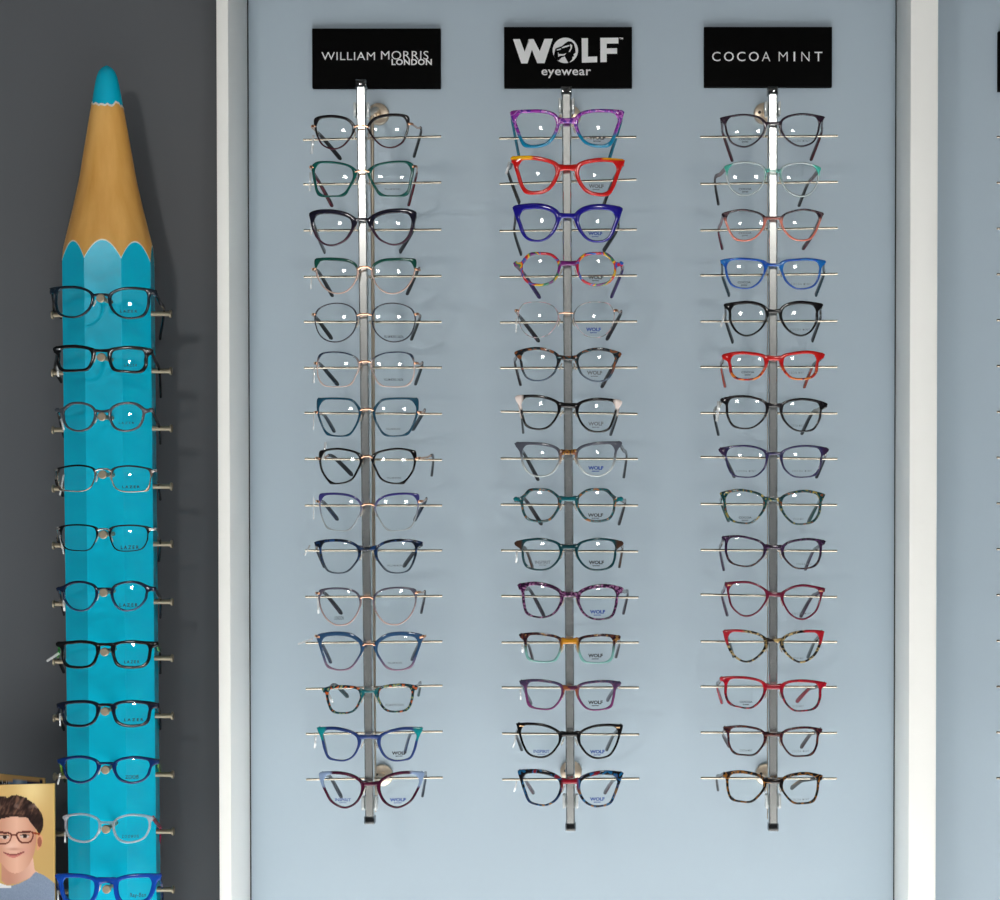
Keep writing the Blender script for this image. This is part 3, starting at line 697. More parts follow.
row(2, 13, E, 'slate purple glasses fading to mauve lower rims', (447,102), [(480,100),(510,75),(570,62),(650,58),(735,70),(732,88),(712,105),(700,165),(680,215),(610,230),(550,225),(510,190),(485,140)],
    (13,13,8), -.012, [(64,54,84),(92,66,94),(60,60,92)], bot=[(126,58,112)], split=-15, soft=.01, bridge=[(150,84,50),(90,40,70)], bh=28, L=[(200,125),(232,190)], R=[(690,120),(660,170)], tc=(50,70,86), tipc=(80,64,92), tagp=((170,110),(172,170),10), prints=[WK(552,172,82,34)])
row(2, 14, E, 'black cat-eye glasses with gold rivets', (447,360), [(488,362),(530,330),(590,310),(660,305),(745,312),(748,325),(735,370),(710,440),(670,490),(600,503),(545,480),(505,430),(490,390)],
    (13,12,9), -.015, [(12,12,14)], bh=30, rivet=((226,190,150), 'gold'), L=[(150,370),(180,450)], R=[(690,375),(655,450)], tc=(24,26,30), tipc=(24,26,30), tagp=((145,370),(130,435),10), prints=[(1,W_,562,450,645,484,M_printb,.05),(-1,IN_,244,450,334,480,M_printb,.02)])
row(2, 15, E, 'red glasses with black and teal tortoise brows and lower rims', (450,627), [(490,622),(530,590),(590,572),(660,568),(745,580),(745,600),(730,645),(710,700),(680,755),(620,772),(570,768),(520,735),(493,680)],
    (20,15,9), -.015, [(24,100,150),(22,22,28),(20,18,22),(24,24,30),(24,90,140),(120,20,36)], bot=[(20,50,90),(24,20,30),(22,100,150),(150,110,70)], split=-50, soft=.008, bridge=[(142,16,36)], scale=120, bh=32, L=[(205,630),(245,692)], R=[(685,630),(645,692)], tc=(90,100,104), tipc=(96,70,80), tagp=((150,625),(135,685),10), prints=[(1,W_,562,716,645,748,M_printb,.05)])

# ---- right rack
row(3, 1, A, 'slim dark plum glasses', (468,240), [(500,243),(530,208),(580,190),(650,183),(758,198),(755,215),(738,240),(728,290),(700,345),(640,372),(590,365),(540,330),(510,285)],
    (9,10,7), .01, [(40,24,40)], bh=18, L=[(185,300),(238,455)], R=[(738,300),(680,450)], tc=(38,28,46), tipc=(84,40,50), prints=[CL(275,322,M_printk),CR(565,334)])
row(3, 2, A, 'clear glasses with mint green corners and bridge', (468,508), [(505,512),(530,478),(590,462),(660,460),(740,485),(735,510),(728,560),(700,620),(650,652),(590,648),(540,615),(512,560)],
    (8,9,8), -.01, [(205,218,218)], corner=(66,186,166), cxm=.84, bridge=[(70,190,170)], alpha=.55, bh=18, L=[(140,560),(160,700)], R=[(660,590),(612,708)], tc=(120,80,80), tipc=(34,26,28), prints=[CL(275,604)])
row(3, 3, A, 'dark browed glasses with coral pink lower rims', (470,773), [(505,775),(540,745),(600,727),(660,722),(752,742),(748,765),(735,800),(715,850),(680,895),(620,905),(570,890),(530,850),(510,810)],
    (9,11,8), 0, [(40,26,36),(96,74,80),(34,24,34)], bot=[(224,128,108)], split=-8, soft=.003, bh=18, scale=200, L=[(160,850),(182,950)], R=[(690,870),(635,950)], tc=(150,120,130), tipc=(100,34,56), prints=[CL(275,850,M_printg)])
row(3, 4, B, 'bright blue rectangular glasses', (470,137), [(500,137),(530,112),(600,103),(680,100),(765,112),(762,130),(745,150),(735,200),(705,255),(650,275),(590,272),(540,235),(515,185)],
    (11,12,7), -.01, [(26,110,190),(20,80,180)], bot=[(34,84,170)], split=-60, bh=18, L=[(183,205),(220,308)], R=[(752,195),(708,308)], tc=(16,56,74), prints=[CL(270,228),CR(570,240)])
row(3, 5, B, 'black cat-eye glasses', (472,398), [(500,397),(530,362),(580,345),(640,340),(748,355),(742,378),(725,400),(722,450),(690,510),(640,540),(590,535),(540,500),(510,450)],
    (15,13,8), 0, [(16,15,18)], bh=22, L=[(200,450),(240,572)], R=[(733,440),(688,565)], tc=(20,22,30), tagp=((192,420),(172,490),12), prints=[CR(565,497)])
row(3, 6, B, 'bright red glasses with orange tortoise lower rims', (472,662), [(500,663),(530,640),(590,627),(670,620),(758,635),(755,660),(730,680),(720,740),(690,775),(630,787),(570,780),(530,745),(508,700)],
    (15,15,10), .01, [(196,20,22),(206,30,24)], bot=[(224,120,40),(190,40,30),(90,30,24),(226,124,44)], split=-70, soft=.006, bh=28, L=[(175,710),(197,825)], R=[(685,720),(642,828)], tc=(60,26,28), tipc=(170,60,40), prints=[CL(290,735),CR(560,740,80)])
row(3, 7, C, 'black tortoise glasses with pearl hinges, tilted', (475,140), [(505,142),(535,118),(590,103),(650,100),(720,110),(778,130),(770,150),(748,165),(738,220),(700,280),(640,292),(580,280),(530,235),(508,185)],
    (12,12,8), -.046, [(18,16,20),(40,36,40),(16,15,18)], bh=24, scale=180, L=[(135,185),(160,308)], R=[(685,190),(628,303)], tc=(190,188,180), tipc=(24,26,34), tagp=((160,120),(150,232),18), prints=[CR(570,250,70)])
row(3, 8, C, 'slim violet navy glasses', (472,412), [(505,412),(540,385),(600,368),(680,365),(780,382),(775,410),(750,425),(740,480),(710,535),(650,550),(580,545),(530,505),(512,460)],
    (10,10,7), 0, [(42,40,84),(60,54,100),(42,38,80)], corner=(50,34,62), cxm=.9, bh=18, L=[(200,440),(250,545)], R=[(758,440),(710,548)], tc=(80,80,100), tipc=(34,32,50), prints=[CR(575,506),(-1,'C O C O A   M I N T',262,506,370,518,M_printg,.004)])
row(3, 9, C, 'teal tortoise glasses flecked black and yellow', (472,670), [(500,672),(535,640),(600,622),(670,618),(760,640),(758,660),(745,690),(735,750),(700,800),(640,815),(580,810),(530,765),(505,715)],
    (13,13,9), -.015, [(160,140,60),(14,96,98),(18,22,26),(16,72,78),(20,22,26),(14,96,98),(130,70,40)], scale=200, bh=24, L=[(175,690),(218,793)], R=[(715,705),(665,800)], tc=(20,100,100), tipc=(14,84,80), prints=[CL(275,766),CR(580,776,60)])
row(3, 10, D, 'dark plum tortoise glasses', (472,95), [(510,97),(550,65),(610,50),(680,45),(765,60),(760,78),(748,90),(742,150),(710,205),(640,222),(580,212),(530,165),(512,125)],
    (12,12,8), -.04, [(48,24,58),(26,20,34),(80,50,90),(40,20,46)], bot=[(34,24,40),(90,60,50),(40,24,44)], split=-60, soft=.006, scale=180, bh=24, L=[(168,110),(190,225)], R=[(690,125),(648,222)], tc=(120,120,130), tipc=(62,34,74), prints=[CR(600,186,90)])
row(3, 11, D, 'wine red cat-eye glasses with gold corner marks', (478,362), [(508,362),(545,330),(600,310),(660,307),(765,330),(755,350),(740,400),(715,460),(660,502),(610,505),(560,475),(525,420)],
    (12,10,8), -.058, [(112,24,52)], bh=26, rivet=((226,170,140), 'copper'), L=[(180,370),(210,480)], R=[(682,380),(622,487)], tc=(100,70,110), tipc=(70,34,64), prints=[CR(575,465)])
row(3, 12, D, 'cream and black tortoise glasses with red corners', (475,622), [(505,625),(540,590),(600,570),(680,563),(755,570),(757,590),(740,650),(710,705),(660,742),(610,748),(560,720),(520,675)],
    (13,15,9), -.007, [(22,18,18),(30,24,22),(190,165,110),(24,20,20)], corner=(152,24,36), cxm=.60, bridge=[(26,20,20),(24,20,20),(180,150,90)], scale=130, bh=26, L=[(225,640),(245,712)], R=[(695,640),(662,717)], tc=(60,62,62), tipc=(40,50,52), prints=[CR(580,716,60)])
row(3, 13, E, 'red browed glasses with dark wine lower rims', (470,95), [(505,92),(540,65),(600,55),(680,58),(772,75),(768,90),(745,110),(740,165),(710,220),(640,235),(580,230),(535,190),(512,140)],
    (13,13,8), -.053, [(186,22,40),(160,20,40)], bot=[(84,18,40),(160,24,44),(60,20,34)], split=-25, soft=.006, bh=30, L=[(152,90),(180,185)], R=[(665,110),(600,178)], tc=(120,110,116), tipc=(164,34,54), prints=[CL(280,172),CR(575,198,65)])
row(3, 14, E, 'dark wine tortoise glasses', (475,363), [(505,365),(540,335),(600,322),(670,320),(748,335),(742,350),(728,375),(720,430),(690,480),(630,490),(570,485),(530,445),(508,400)],
    (11,11,8), -.016, [(62,16,36),(34,18,26),(96,50,40),(60,16,36)], scale=170, bh=24, L=[(185,365),(222,430)], R=[(675,365),(625,435)], tc=(96,74,60), tipc=(70,40,44), prints=[CR(575,452,95),(-1,'COCOA MINT',280,448,352,460,M_printg,.004)])
row(3, 15, E, 'black and amber tortoise glasses', (475,625), [(505,627),(540,595),(600,580),(670,578),(750,598),(745,612),(732,640),(725,690),(700,745),(640,757),(580,752),(535,710),(508,665)],
    (15,12,9), -.026, [(22,17,16),(28,20,18),(150,96,34),(24,18,18)], scale=140, bh=32, L=[(150,605),(158,675)], R=[(625,625),(570,665)], tc=(60,56,56), tipc=(50,40,36), prints=[CR(570,724,100)])

# ------------------------------------------------------------------ the giant pencil
YPN = 2.357
PW = P(108, 300, YPN)
def pen_x(py):
    return 108.6 + (py-235)/(890-235)*6.6
pa = P(pen_x(235), 235, YPN); pb = P(pen_x(890), 890, YPN)
slope = (pb.x-pa.x)/(pb.z-pa.z)
RO = 46.9/F*2.31                         # octagon corner radius
ROT = math.radians(7.5)                  # first face turned a little to the right
base = Vector((pa.x+slope*(0-pa.z), YPN, 0))
pencil = empty('giant_pencil', base)
tag(pencil, 'giant sky blue octagonal pencil with wooden point standing against the dark wall', 'pencil')
def axis(z): return Vector((slope*z, 0, z))
AP = RO*math.cos(math.pi/8)
def rocto(a):
    # a measured from -Y towards +X
    d = ((a-ROT+math.pi/8) % (math.pi/4))-math.pi/8
    return AP/math.cos(d)
def dirv(a): return Vector((math.sin(a), -math.cos(a), 0))
def zpx(py, r=.018): return P(pen_x(py), py, YPN-r).z
# profile of the point, photo y -> radius in px
prof = [(65.3, .4), (66, 3.2), (67.5, 6), (70, 8.3), (74, 10), (80, 11.6), (90, 13.4), (104, 15.8), (125, 19.6), (150, 23.8), (175, 28), (200, 33.6), (225, 39.6), (237, 42.6), (247, 44.6), (257, 46.6), (280, 51)]
profz = [(zpx(y, r/F*2.33), r/F*2.33) for y, r in prof]
def rcone(z):
    for (z0, r0), (z1, r1) in zip(profz, profz[1:]):
        if z1 <= z <= z0: return r0+(r1-r0)*(z0-z)/(z0-z1)
    return profz[-1][1] if z < profz[-1][0] else 0
def zcone(r):
    for (z0, r0), (z1, r1) in zip(profz, profz[1:]):
        if r0 <= r <= r1: return z0+(z1-z0)*(r-r0)/(r1-r0)
    return profz[-1][0]
NP = 192
an = [2*math.pi*i/NP for i in range(NP)]
zs = [zcone(rocto(a)) for a in an]
rj = random.Random(4)
jag0 = [rj.uniform(-.0024, .0024) for _ in range(46)]
def jag(i):
    t = i/NP*46; k = int(t) % 46; f = t-int(t)
    return lerp(jag0[k], jag0[(k+1) % 46], f)
zj = [zpx(104)+jag(i)*1.5 for i in range(NP)]
def ringm(bm, fn): return [bm.verts.new(fn(i)) for i in range(NP)]
def skin(bm, a, b):
    for i in range(NP):
        j = (i+1) % NP; bm.faces.new((a[i], b[i], b[j], a[j]))
M_cyan = paint('sky_blue_gloss', (0, 178, 210), (2, 180, 212), .2, 4, .35)
mw, nt, bb = new_mat('pencil_wood'); MATS['wood'] = mw
tc = nt.nodes.new('ShaderNodeTexCoord'); mp = nt.nodes.new('ShaderNodeMapping'); mp.inputs['Scale'].default_value = (60, 60, 5)
ns = nt.nodes.new('ShaderNodeTexNoise'); ns.inputs['Scale'].default_value = 1.0; ns.inputs['Detail'].default_value = 6
cr = nt.nodes.new('ShaderNodeValToRGB'); cr.color_ramp.elements[0].color = lin((218, 158, 74)); cr.color_ramp.elements[1].color = lin((236, 184, 104))
cr.color_ramp.elements[0].position = .3; cr.color_ramp.elements[1].position = .7
nt.links.new(tc.outputs['Object'], mp.inputs['Vector']); nt.links.new(mp.outputs[0], ns.inputs['Vector']); nt.links.new(ns.outputs['Fac'], cr.inputs[0]); nt.links.new(cr.outputs[0], bb.inputs['Base Color'])
bb.inputs['Roughness'].default_value = .38
bm = bmesh.new()
b0 = ringm(bm, lambda i: axis(0)+dirv(an[i])*rocto(an[i]))
b1 = ringm(bm, lambda i: axis(zs[i]-.0015)+dirv(an[i])*rocto(an[i]))
skin(bm, b0, b1); bm.faces.new(b0)
bmesh.ops.recalc_face_normals(bm, faces=bm.faces[:]); obj('body', bm, M_cyan, pencil, angle=18)
bm = bmesh.new()
M_edge = plain('primer_white', (222, 224, 214), .5)
e0 = ringm(bm, lambda i: axis(zs[i]-.0016)+dirv(an[i])*(rocto(an[i])+.0001)); e1 = ringm(bm, lambda i: axis(zs[i]+.0001)+dirv(an[i])*(rcone(zs[i]+.0001)+.0001))
skin(bm, e0, e1); obj('scallop_edge', bm, M_edge, pencil)
bm = bmesh.new(); rings = []
for t in [k/30 for k in range(31)]:
    rings.append(ringm(bm, lambda i: axis(lerp(zs[i], zj[i], t))+dirv(an[i])*rcone(lerp(zs[i], zj[i], t))))
for a, b in zip(rings, rings[1:]): skin(bm, a, b)
bmesh.ops.recalc_face_normals(bm, faces=bm.faces[:]); obj('wooden_point', bm, mw, pencil)
bm = bmesh.new(); t1 = .0022
e0 = ringm(bm, lambda i: axis(zj[i]-.0005)+dirv(an[i])*(rcone(zj[i]-.0005)+.0003)); e1 = ringm(bm, lambda i: axis(zj[i]+t1)+dirv(an[i])*(rcone(zj[i]+t1)+.0003))
skin(bm, e0, e1); obj('ragged_edge', bm, M_edge, pencil)
bm = bmesh.new(); rings = []
ztop = profz[0][0]
for t in [1-(1-k/22)**2.2 for k in range(22)]:
    rings.append(ringm(bm, lambda i: axis(lerp(zj[i]+t1*.8, ztop, t))+dirv(an[i])*rcone(lerp(zj[i]+t1*.8, ztop, t))))
for a, b in zip(rings, rings[1:]): skin(bm, a, b)
bm.faces.new(rings[-1]); bmesh.ops.recalc_face_normals(bm, faces=bm.faces[:]); obj('lead', bm, M_cyan, pencil, angle=60)
# knobs and side pegs
KN = [(100.3,298),(101,357),(101.5,416.5),(102.3,474.5),(102.8,534.5),(103.2,592.6),(104.1,652),(104.7,711.5),(105.1,770),(105.6,829.5),(106.2,889.5)]
PG = [(313.8,315),(371,373),(428.4,430),(486.5,488.6),(544,545.5),(601.8,604),(658.2,661.5),(715.8,718),(774.5,776.6),(831.5,834),(889.5,892)]
YG = 2.268
L0 = base
pegs = []
for (kx, ky), (yr, yl), i in zip(KN, PG, range(11)):
    bm = bmesh.new(); f = P(kx, ky, YG-.010)-L0; r = Vector((f.x, YPN-AP-base.y+.004, f.z))
    n = (r-f).length
    turned(bm, f, r, [(0, 0), (0, .0044), (.0006, .0052), (.0040, .0052), (.0046, .0044), (.0048, .0028), (n, .0028)], 24)
    obj('nose_knob', bm, M_satin, pencil, angle=25)
    yp = YPN-.012
    dx = i*.27
    for s, x0, py in ((1, 170.0+dx, yr), (-1, 53.2+dx, yl)):
        tipp = P(x0, py, yp)-L0
        ax = P(pen_x(py), py, yp)-L0; ax.z = tipp.z
        n = abs(ax.x-tipp.x)
        bm = bmesh.new(); turned(bm, tipp+Vector((s*.002, 0, 0)), ax, [(0, 0), (0, .0046), (.0005, .0051), (.0022, .0051), (.0027, .0044), (.0029, .0031), (n, .0031)], 20)
        obj('side_peg', bm, M_satin, pencil)
def prow(i, y0, desc, c, o, t, tilt, top, **kw):
    s = 170/900
    glasses(400+i, (30, y0), s, c, o, t, tilt, top, Yf=YG-.002, label='%s, %s on the giant pencil' % (desc, POR[i-1]), group='glasses on the giant pencil', yaw=kw.pop('yaw', .0), lp=(.08, .125), **kw)
POR = ['topmost', 'second from top', 'third from top', 'fourth from top', 'fifth from top', 'sixth in the row', 'fifth from bottom', 'fourth from bottom', 'third from bottom', 'second from bottom', 'lowest']
P1, P2, P3, P4 = 260, 420, 570, 730
LZP = lambda x0, y0, x1, y1: (1, LZ, x0, y0, x1, y1+2, M_printk, .03)
prow(1, P1, 'dark slate glasses with thin temples', (375,180), [(412,190),(440,160),(490,143),(560,140),(650,152),(660,165),(630,185),(625,240),(600,295),(530,313),(470,300),(425,255)],
     (12,11,9), -.018, [(16,34,48)], bh=14, L=[(128,262),(165,300)], R=[(710,270),(688,412)], tc=(24,24,30), prints=[LZP(478,264,566,276)])
prow(2, P1, 'black rectangular glasses', (377,478), [(410,478),(450,460),(540,453),(635,468),(638,495),(618,510),(615,560),(585,597),(500,597),(440,585),(415,535)],
     (15,14,13), -.02, [(10,12,16)], bh=18, rivet=((200,205,208), 'steel'), L=[(132,580),(165,640)], R=[(685,585),(692,720)], tc=(14,14,18), tagp=((145,560),(150,618),12), prints=[LZP(500,550,566,562)])
prow(3, P1, 'round grey glasses', (382,800), [(415,800),(445,765),(500,750),(560,755),(605,785),(640,785),(640,800),(605,810),(595,850),(570,890),(510,910),(450,895),(420,850)],
     (11,10,9), 0, [(76,82,90)], bh=15, L=[(160,855),(180,930)], R=[(685,885),(690,965)], tc=(22,24,28), tagp=((165,840),(180,900),12), prints=[(1,LZ,470,857,550,868,M_printk,.01)])
prow(4, P2, 'gunmetal browed glasses with pale lower wire', (387,265), [(425,270),(450,248),(520,238),(600,248),(645,265),(635,310),(625,370),(590,380),(500,382),(450,360),(430,315)],
     (10,6,6), -.01, [(44,50,58)], bot=[(196,178,160)], split=-20, soft=.006, bh=12, metal=2, hinge=(642,268), L=[(140,330),(175,400)], R=[(680,345),(690,420)], tipc=(20,22,26), tagp=((178,290),(158,400),10), prints=[LZP(490,347,580,359)])
prow(5, P2, 'slim dark grey wire glasses', (388,582), [(415,585),(440,562),(520,553),(600,560),(640,576),(622,600),(618,640),(590,685),(520,697),(460,690),(430,650)],
     (9,6,6), -.008, [(46,52,58)], bh=12, metal=2, hinge=(638,578), L=[(150,640),(185,700)], R=[(690,655),(682,745)], tipc=(20,22,26), tagp=((160,610),(178,710),10), prints=[LZP(482,664,575,682)])
prow(6, P3, 'navy rounded glasses', (392,98), [(427,105),(450,75),(510,58),(570,62),(620,85),(655,95),(650,110),(620,118),(610,160),(570,205),(510,220),(460,200),(430,150)],
     (11,10,8), 0, [(16,32,62)], bot=[(44,80,120)], split=-60, bh=15, L=[(165,170),(180,230)], R=[(692,155),(690,245)], tc=(18,24,40), tagp=((178,160),(182,218),12), prints=[LZP(475,176,570,192)])
prow(7, P3, 'black glasses with green temples', (398,393), [(428,398),(460,380),(530,372),(600,378),(665,385),(665,405),(640,418),(630,480),(600,515),(520,522),(460,505),(434,450)],
     (14,13,12), 0, [(10,12,14)], bh=18, L=[(150,470),(180,540)], R=[(688,440),(690,545)], tc=(26,150,50), tipc=(18,20,22), tagp=((155,440),(90,482),14), prints=[LZP(500,478,580,492)])
prow(8, P3, 'blue black rectangular glasses', (400,712), [(430,717),(470,695),(540,690),(620,698),(670,712),(662,728),(638,745),(628,800),(600,825),(520,832),(460,810),(435,760)],
     (14,13,12), 0, [(12,22,44)], bh=18, L=[(150,780),(180,840)], R=[(688,755),(690,835)], tc=(14,20,36), tagp=((158,760),(160,825),10), prints=[LZP(500,785,600,798)])
prow(9, P4, 'cobalt glasses with lime green hinges', (403,175), [(435,180),(470,152),(540,140),(610,148),(672,165),(662,185),(640,200),(625,245),(590,275),(530,285),(470,262),(440,215)],
     (12,11,10), -.008, [(8,46,110)], bh=15, L=[(172,228),(185,265)], R=[(680,190),(688,215)], tc=(120,180,40), tagp=((160,230),(148,288),10), prints=[(1,'ZOOB',505,238,575,258,M_printk,.01)])
prow(10, P4, 'clear glasses with dark pink temples', (404,490), [(434,497),(460,465),(520,448),(590,452),(645,468),(634,492),(630,530),(600,580),(530,600),(470,585),(440,540)],
     (9,9,9), -.012, [(222,230,236)], alpha=.4, bh=15, L=[(188,520),(198,560)], R=[(690,520),(686,595)], tc=(150,24,72), tagp=((186,540),(186,595),10), prints=[(1,'Z O O B U G',487,555,575,570,M_printk,.006)])
prow(11, P4, 'bright blue thick browed glasses', (403,795), [(440,800),(460,783),(520,768),(600,765),(680,772),(685,785),(665,812),(650,870),(620,912),(540,932),(480,922),(450,880)],
     (17,20,16), 0, [(16,78,190)], bh=36, L=[(150,860),(170,920)], R=[(700,832),(702,900)], tc=(16,44,110), tagp=((148,850),(150,920),10), prints=[(1,'Ray-Ban',530,862,612,890,M_printk,.008)])
#EOF2

# ------------------------------------------------------------------ printed cards in the lower left corner
def inpoly(x, y, pts):
    r = False; n = len(pts)
    for i in range(n):
        x0, y0 = pts[i]; x1, y1 = pts[(i+1) % n]
        if (y0 > y) != (y1 > y) and x < (x1-x0)*(y-y0)/(y1-y0)+x0: r = not r
    return r
def sm(p): return [(v.x, v.y) for v in catmull([(a, b, 0) for a, b in p], 6, True)]
HAIR = sm([(-60,330),(-40,215),(20,208),(60,215),(85,202),(130,203),(175,222),(215,250),(255,290),(282,340),(288,395),(276,440),(258,468),(246,440),(225,412),(196,375),(180,352),(140,350),(95,343),(40,352),(0,362),(-30,390)])
FACE = sm([(-40,350),(60,335),(180,345),(228,410),(240,480),(234,545),(218,610),(190,665),(150,705),(95,722),(50,705),(10,660),(-40,600)])
EAR = sm([(246,470),(264,462),(282,480),(280,520),(262,556),(242,565)])
NECK = [(5,640),(60,700),(215,600),(228,700),(250,715),(190,755),(110,790),(40,800),(5,770)]
SHIRT = [(-10,785),(30,800),(70,806),(130,788),(190,756),(235,712),(290,735),(340,772),(372,800),(372,1300),(-10,1300)]
RIMA = sm([(-30,446),(40,446),(76,458),(74,490),(52,522),(10,530),(-30,520)])
RIMB = sm([(104,456),(150,440),(205,440),(222,450),(218,490),(196,518),(152,524),(120,505)])
def grow(p, d):
    cx = sum(a for a, b in p)/len(p); cy = sum(b for a, b in p)/len(p)
    return [(cx+(a-cx)*(1+d/60), cy+(b-cy)*(1+d/45)) for a, b in p]
RA2, RB2 = grow(RIMA, -11), grow(RIMB, -11)
def ell(x, y, cx, cy, rx, ry): return ((x-cx)/rx)**2+((y-cy)/ry)**2
def mixc(a, b, t):
    t = max(0, min(1, t)); return tuple(a[i]+(b[i]-a[i])*t for i in range(3))
nr = random.Random(3)
import mathutils.noise as mn
def portrait(x, y):
    x0_, y0_ = x, y
    if y < 330: y += 9*mn.noise(Vector((x*.05, 0, 2)))+6*mn.noise(Vector((x*.15, 0, 2)))
    g = math.exp(-((x-215)/110)**2-((y-150)/140)**2)
    c = mixc((206,170,108), (238,212,150), g); c = mixc(c, (196,164,100), (y-500)/900)
    if x > 352: c = mixc(c, (226,190,110), .7)
    if inpoly(x, y, NECK): c = mixc((196,140,118), (226,180,160), (x-60)/150)
    if inpoly(x, y, SHIRT):
        c = mixc((142,158,180), (120,136,160), nr.random()*.8)
        if y < 818 and x < 72: c = (228,230,232)
    if inpoly(x, y, EAR): c = mixc((222,160,120), (170,100,80), ell(x, y, 262, 512, 14, 34) < 1)
    if inpoly(x, y, FACE):
        c = mixc((232,184,160), (196,138,112), abs(x-110)/150)
        c = mixc(c, (240,200,182), math.exp(-((x-70)/40)**2-((y-545)/40)**2)*.8)
        c = mixc(c, (178,112,96), math.exp(-((x-90)/45)**2-((y-560)/9)**2)*.55)
        c = mixc(c, (214,150,140), math.exp(-((x-165)/40)**2-((y-570)/30)**2)*.4)
        for ex, ey in ((28, 480), (162, 476)):
            if ell(x, y, ex, ey-28, 42, 7) < 1: c = (74,46,38)
            if ell(x, y, ex, ey, 30, 12) < 1: c = (210,190,182)
            if ell(x, y, ex+2, ey, 13, 12) < 1: c = (46,30,26)
            if abs(y-(ey-12)-((x-ex)/14)**2*.8) < 3 and abs(x-ex) < 32: c = (52,32,28)
        m = 592+6*math.sin((x-20)/36)-((x-90)/70)**2*10
        if 20 < x < 160 and abs(y-m) < 5: c = (140,70,66)
        elif 30 < x < 150 and m < y < m+20-((x-90)/60)**2*14: c = (206,124,116)
    if inpoly(x, y, HAIR):
        n = .5+.9*mn.fractal(Vector(((x+y*.55)*.045, (y-x*.3)*.012, 0)), 1, 2, 3); c = mixc((34,21,20), (112,80,64), n*n*(1.2 if y < 330 else .5))
        n2 = mn.noise(Vector((x*.02, y*.02, 5))); c = mixc(c, (150,124,112), max(0, n2*1.3-.15)*(1 if y < 290 else 0))
    for a, b in ((RIMA, RA2), (RIMB, RB2)):
        if inpoly(x, y, a) and not inpoly(x, y, b): c = (104,44,32)
    if 74 < x < 108 and abs(y-466+((x-91)/17)**2*-4) < 6: c = (104,44,32)
    if 218 < x < 262 and abs(y-452-(x-218)*.2) < 7: c = (150,62,30)
    return c
def inner_print(x, y):
    if y < 104: return (206,164,104)
    t = math.sin(x*.07+y*.02)
    if x > 285: return (206,164,104)
    if x > 268: return (40,44,60)
    return (226,228,230) if 15 < x < 45 and (x+y) % 40 < 14 else ((24,30,48) if x < 52 else mixc((168,190,210), (90,120,160), .5+.5*t) if x < 180 else (30,44,80))
mp_, nt, bb = new_mat('printed_card'); at = nt.nodes.new('ShaderNodeVertexColor'); at.layer_name = 'print'
nt.links.new(at.outputs['Color'], bb.inputs['Base Color']); bb.inputs['Roughness'].default_value = .35; bb.inputs['Specular IOR Level'].default_value = .25
M_card = plain('card_edge', (196,158,96), .6)
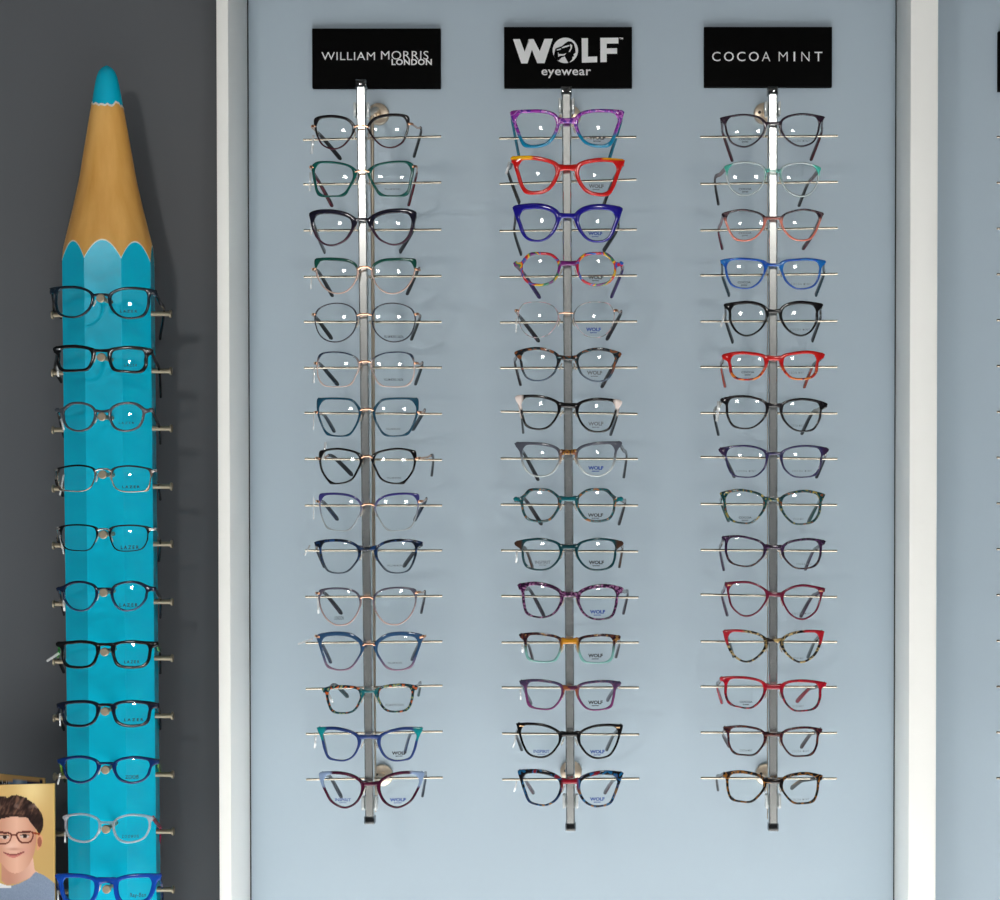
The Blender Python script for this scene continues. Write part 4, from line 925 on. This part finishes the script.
def card(name, y, c00, c10, pxbot, fn, nx, ny, label, cat, th=.004):
    """standing card: front face from photo corner c00 (crop units of the 60x135 crop) to c10, down to pxbot"""
    s = 60/400
    pl = P(c00[0]*s, 765+c00[1]*s, y); pr = P(c10[0]*s, 765+c10[1]*s, y); zb = P(20, pxbot, y).z
    o = empty(name, ((pl.x+pr.x)/2, y, zb)); tag(o, label, cat); L = o.location
    bm = bmesh.new(); lay = bm.loops.layers.color.new('print') if False else None
    vs = []
    for j in range(ny+1):
        r = []
        for i in range(nx+1):
            t = pl.lerp(pr, i/nx); z = lerp(t.z, zb, j/ny); r.append(bm.verts.new((t.x-L.x, 0, z-L.z)))
        vs.append(r)
    for j in range(ny):
        for i in range(nx): bm.faces.new((vs[j][i], vs[j+1][i], vs[j+1][i+1], vs[j][i+1]))
    me_o = obj('printed_front', bm, mp_, o, False)
    me = me_o.data; ca = me.color_attributes.new('print', 'FLOAT_COLOR', 'POINT')
    k = 0
    for j in range(ny+1):
        for i in range(nx+1):
            u = c00[0]+(c10[0]-c00[0])*i/nx; v0 = c00[1]+(c10[1]-c00[1])*i/nx
            v = v0+((pxbot-765)/s-v0)*j/ny
            ca.data[k].color = lin(fn(u, v)); k += 1
    bm = bmesh.new(); e = .0002
    q = [(pl.x-L.x, pl.z-L.z), (pr.x-L.x, pr.z-L.z), (pr.x-L.x, 0), (pl.x-L.x, 0)]
    f = [bm.verts.new((x, e, z)) for x, z in q]; b = [bm.verts.new((x, th, z)) for x, z in q]
    bm.faces.new(f); bm.faces.new(list(reversed(b)))
    for i in range(4): bm.faces.new((f[i], b[i], b[(i+1) % 4], f[(i+1) % 4]))
    bmesh.ops.recalc_face_normals(bm, faces=bm.faces[:]); obj('backing_board', bm, M_card, o, False)
    return o
card('portrait_card', 2.315, (-60,134), (362,124), 935, portrait, 150, 190, 'printed portrait card of a smiling dark-haired child in red-brown glasses and grey jumper', 'picture card')
card('picture_card', 2.335, (-60,54), (298,90), 935, inner_print, 90, 60, 'tan-edged picture card mostly hidden behind the printed portrait card', 'picture card')
zl = P(20, 935, 2.33).z
wallbox('trim_6', (-1.05, 2.27, zl-.03), (P(60, 900, 2.33).x, YW, zl), M_white, .003)

# ------------------------------------------------------------------ light
w = bpy.data.worlds.new('shop'); sc.world = w; w.use_nodes = True
bg = w.node_tree.nodes['Background']; bg.inputs[0].default_value = (.86, .93, 1, 1); bg.inputs[1].default_value = .1
def lamp(name, loc, aim, size, power, col=(1, .97, .93)):
    l = bpy.data.lights.new(name, 'AREA'); l.shape = 'SQUARE'; l.size = size; l.energy = power; l.color = col
    o = bpy.data.objects.new(name, l); COL.objects.link(o); o.location = loc
    o.rotation_euler = (Vector(aim)-Vector(loc)).to_track_quat('-Z', 'Y').to_euler(); return o
lamp('spot_panel', (-.8, -.6, 2.37), (-.5, 2.3, .3), .18, 8.5)
lamp('spot_panel', (.55, -.6, 2.37), (.3, 2.3, .3), .18, 7)
for x, pw_ in ((-1.1, 400), (-.1, 1000), (.8, 1050)):  # added spots aimed at the floor; its bounce brightens the lower walls
    l = bpy.data.lights.new('added_bounce_spot', 'SPOT'); l.energy = pw_; l.spot_size = math.radians(80); l.spot_blend = .4; l.shadow_soft_size = .08; l.color = (.97, .98, 1)
    o = bpy.data.objects.new('added_bounce_spot', l); COL.objects.link(o); o.location = (x, 1.0, 2.58)
zs_ = P(0, -45, 2.33).z
wallbox('added_shade_soffit', (-1.9, 2.31, zs_), (1.6, YW, ZT), M_grey)  # unseen soffit, added to shade the top of the walls
sc.view_settings.view_transform = 'Standard'; sc.view_settings.look = 'None'
sc.view_settings.gamma = 1; sc.view_settings.use_curve_mapping = False
sc.view_settings.exposure = 0.14
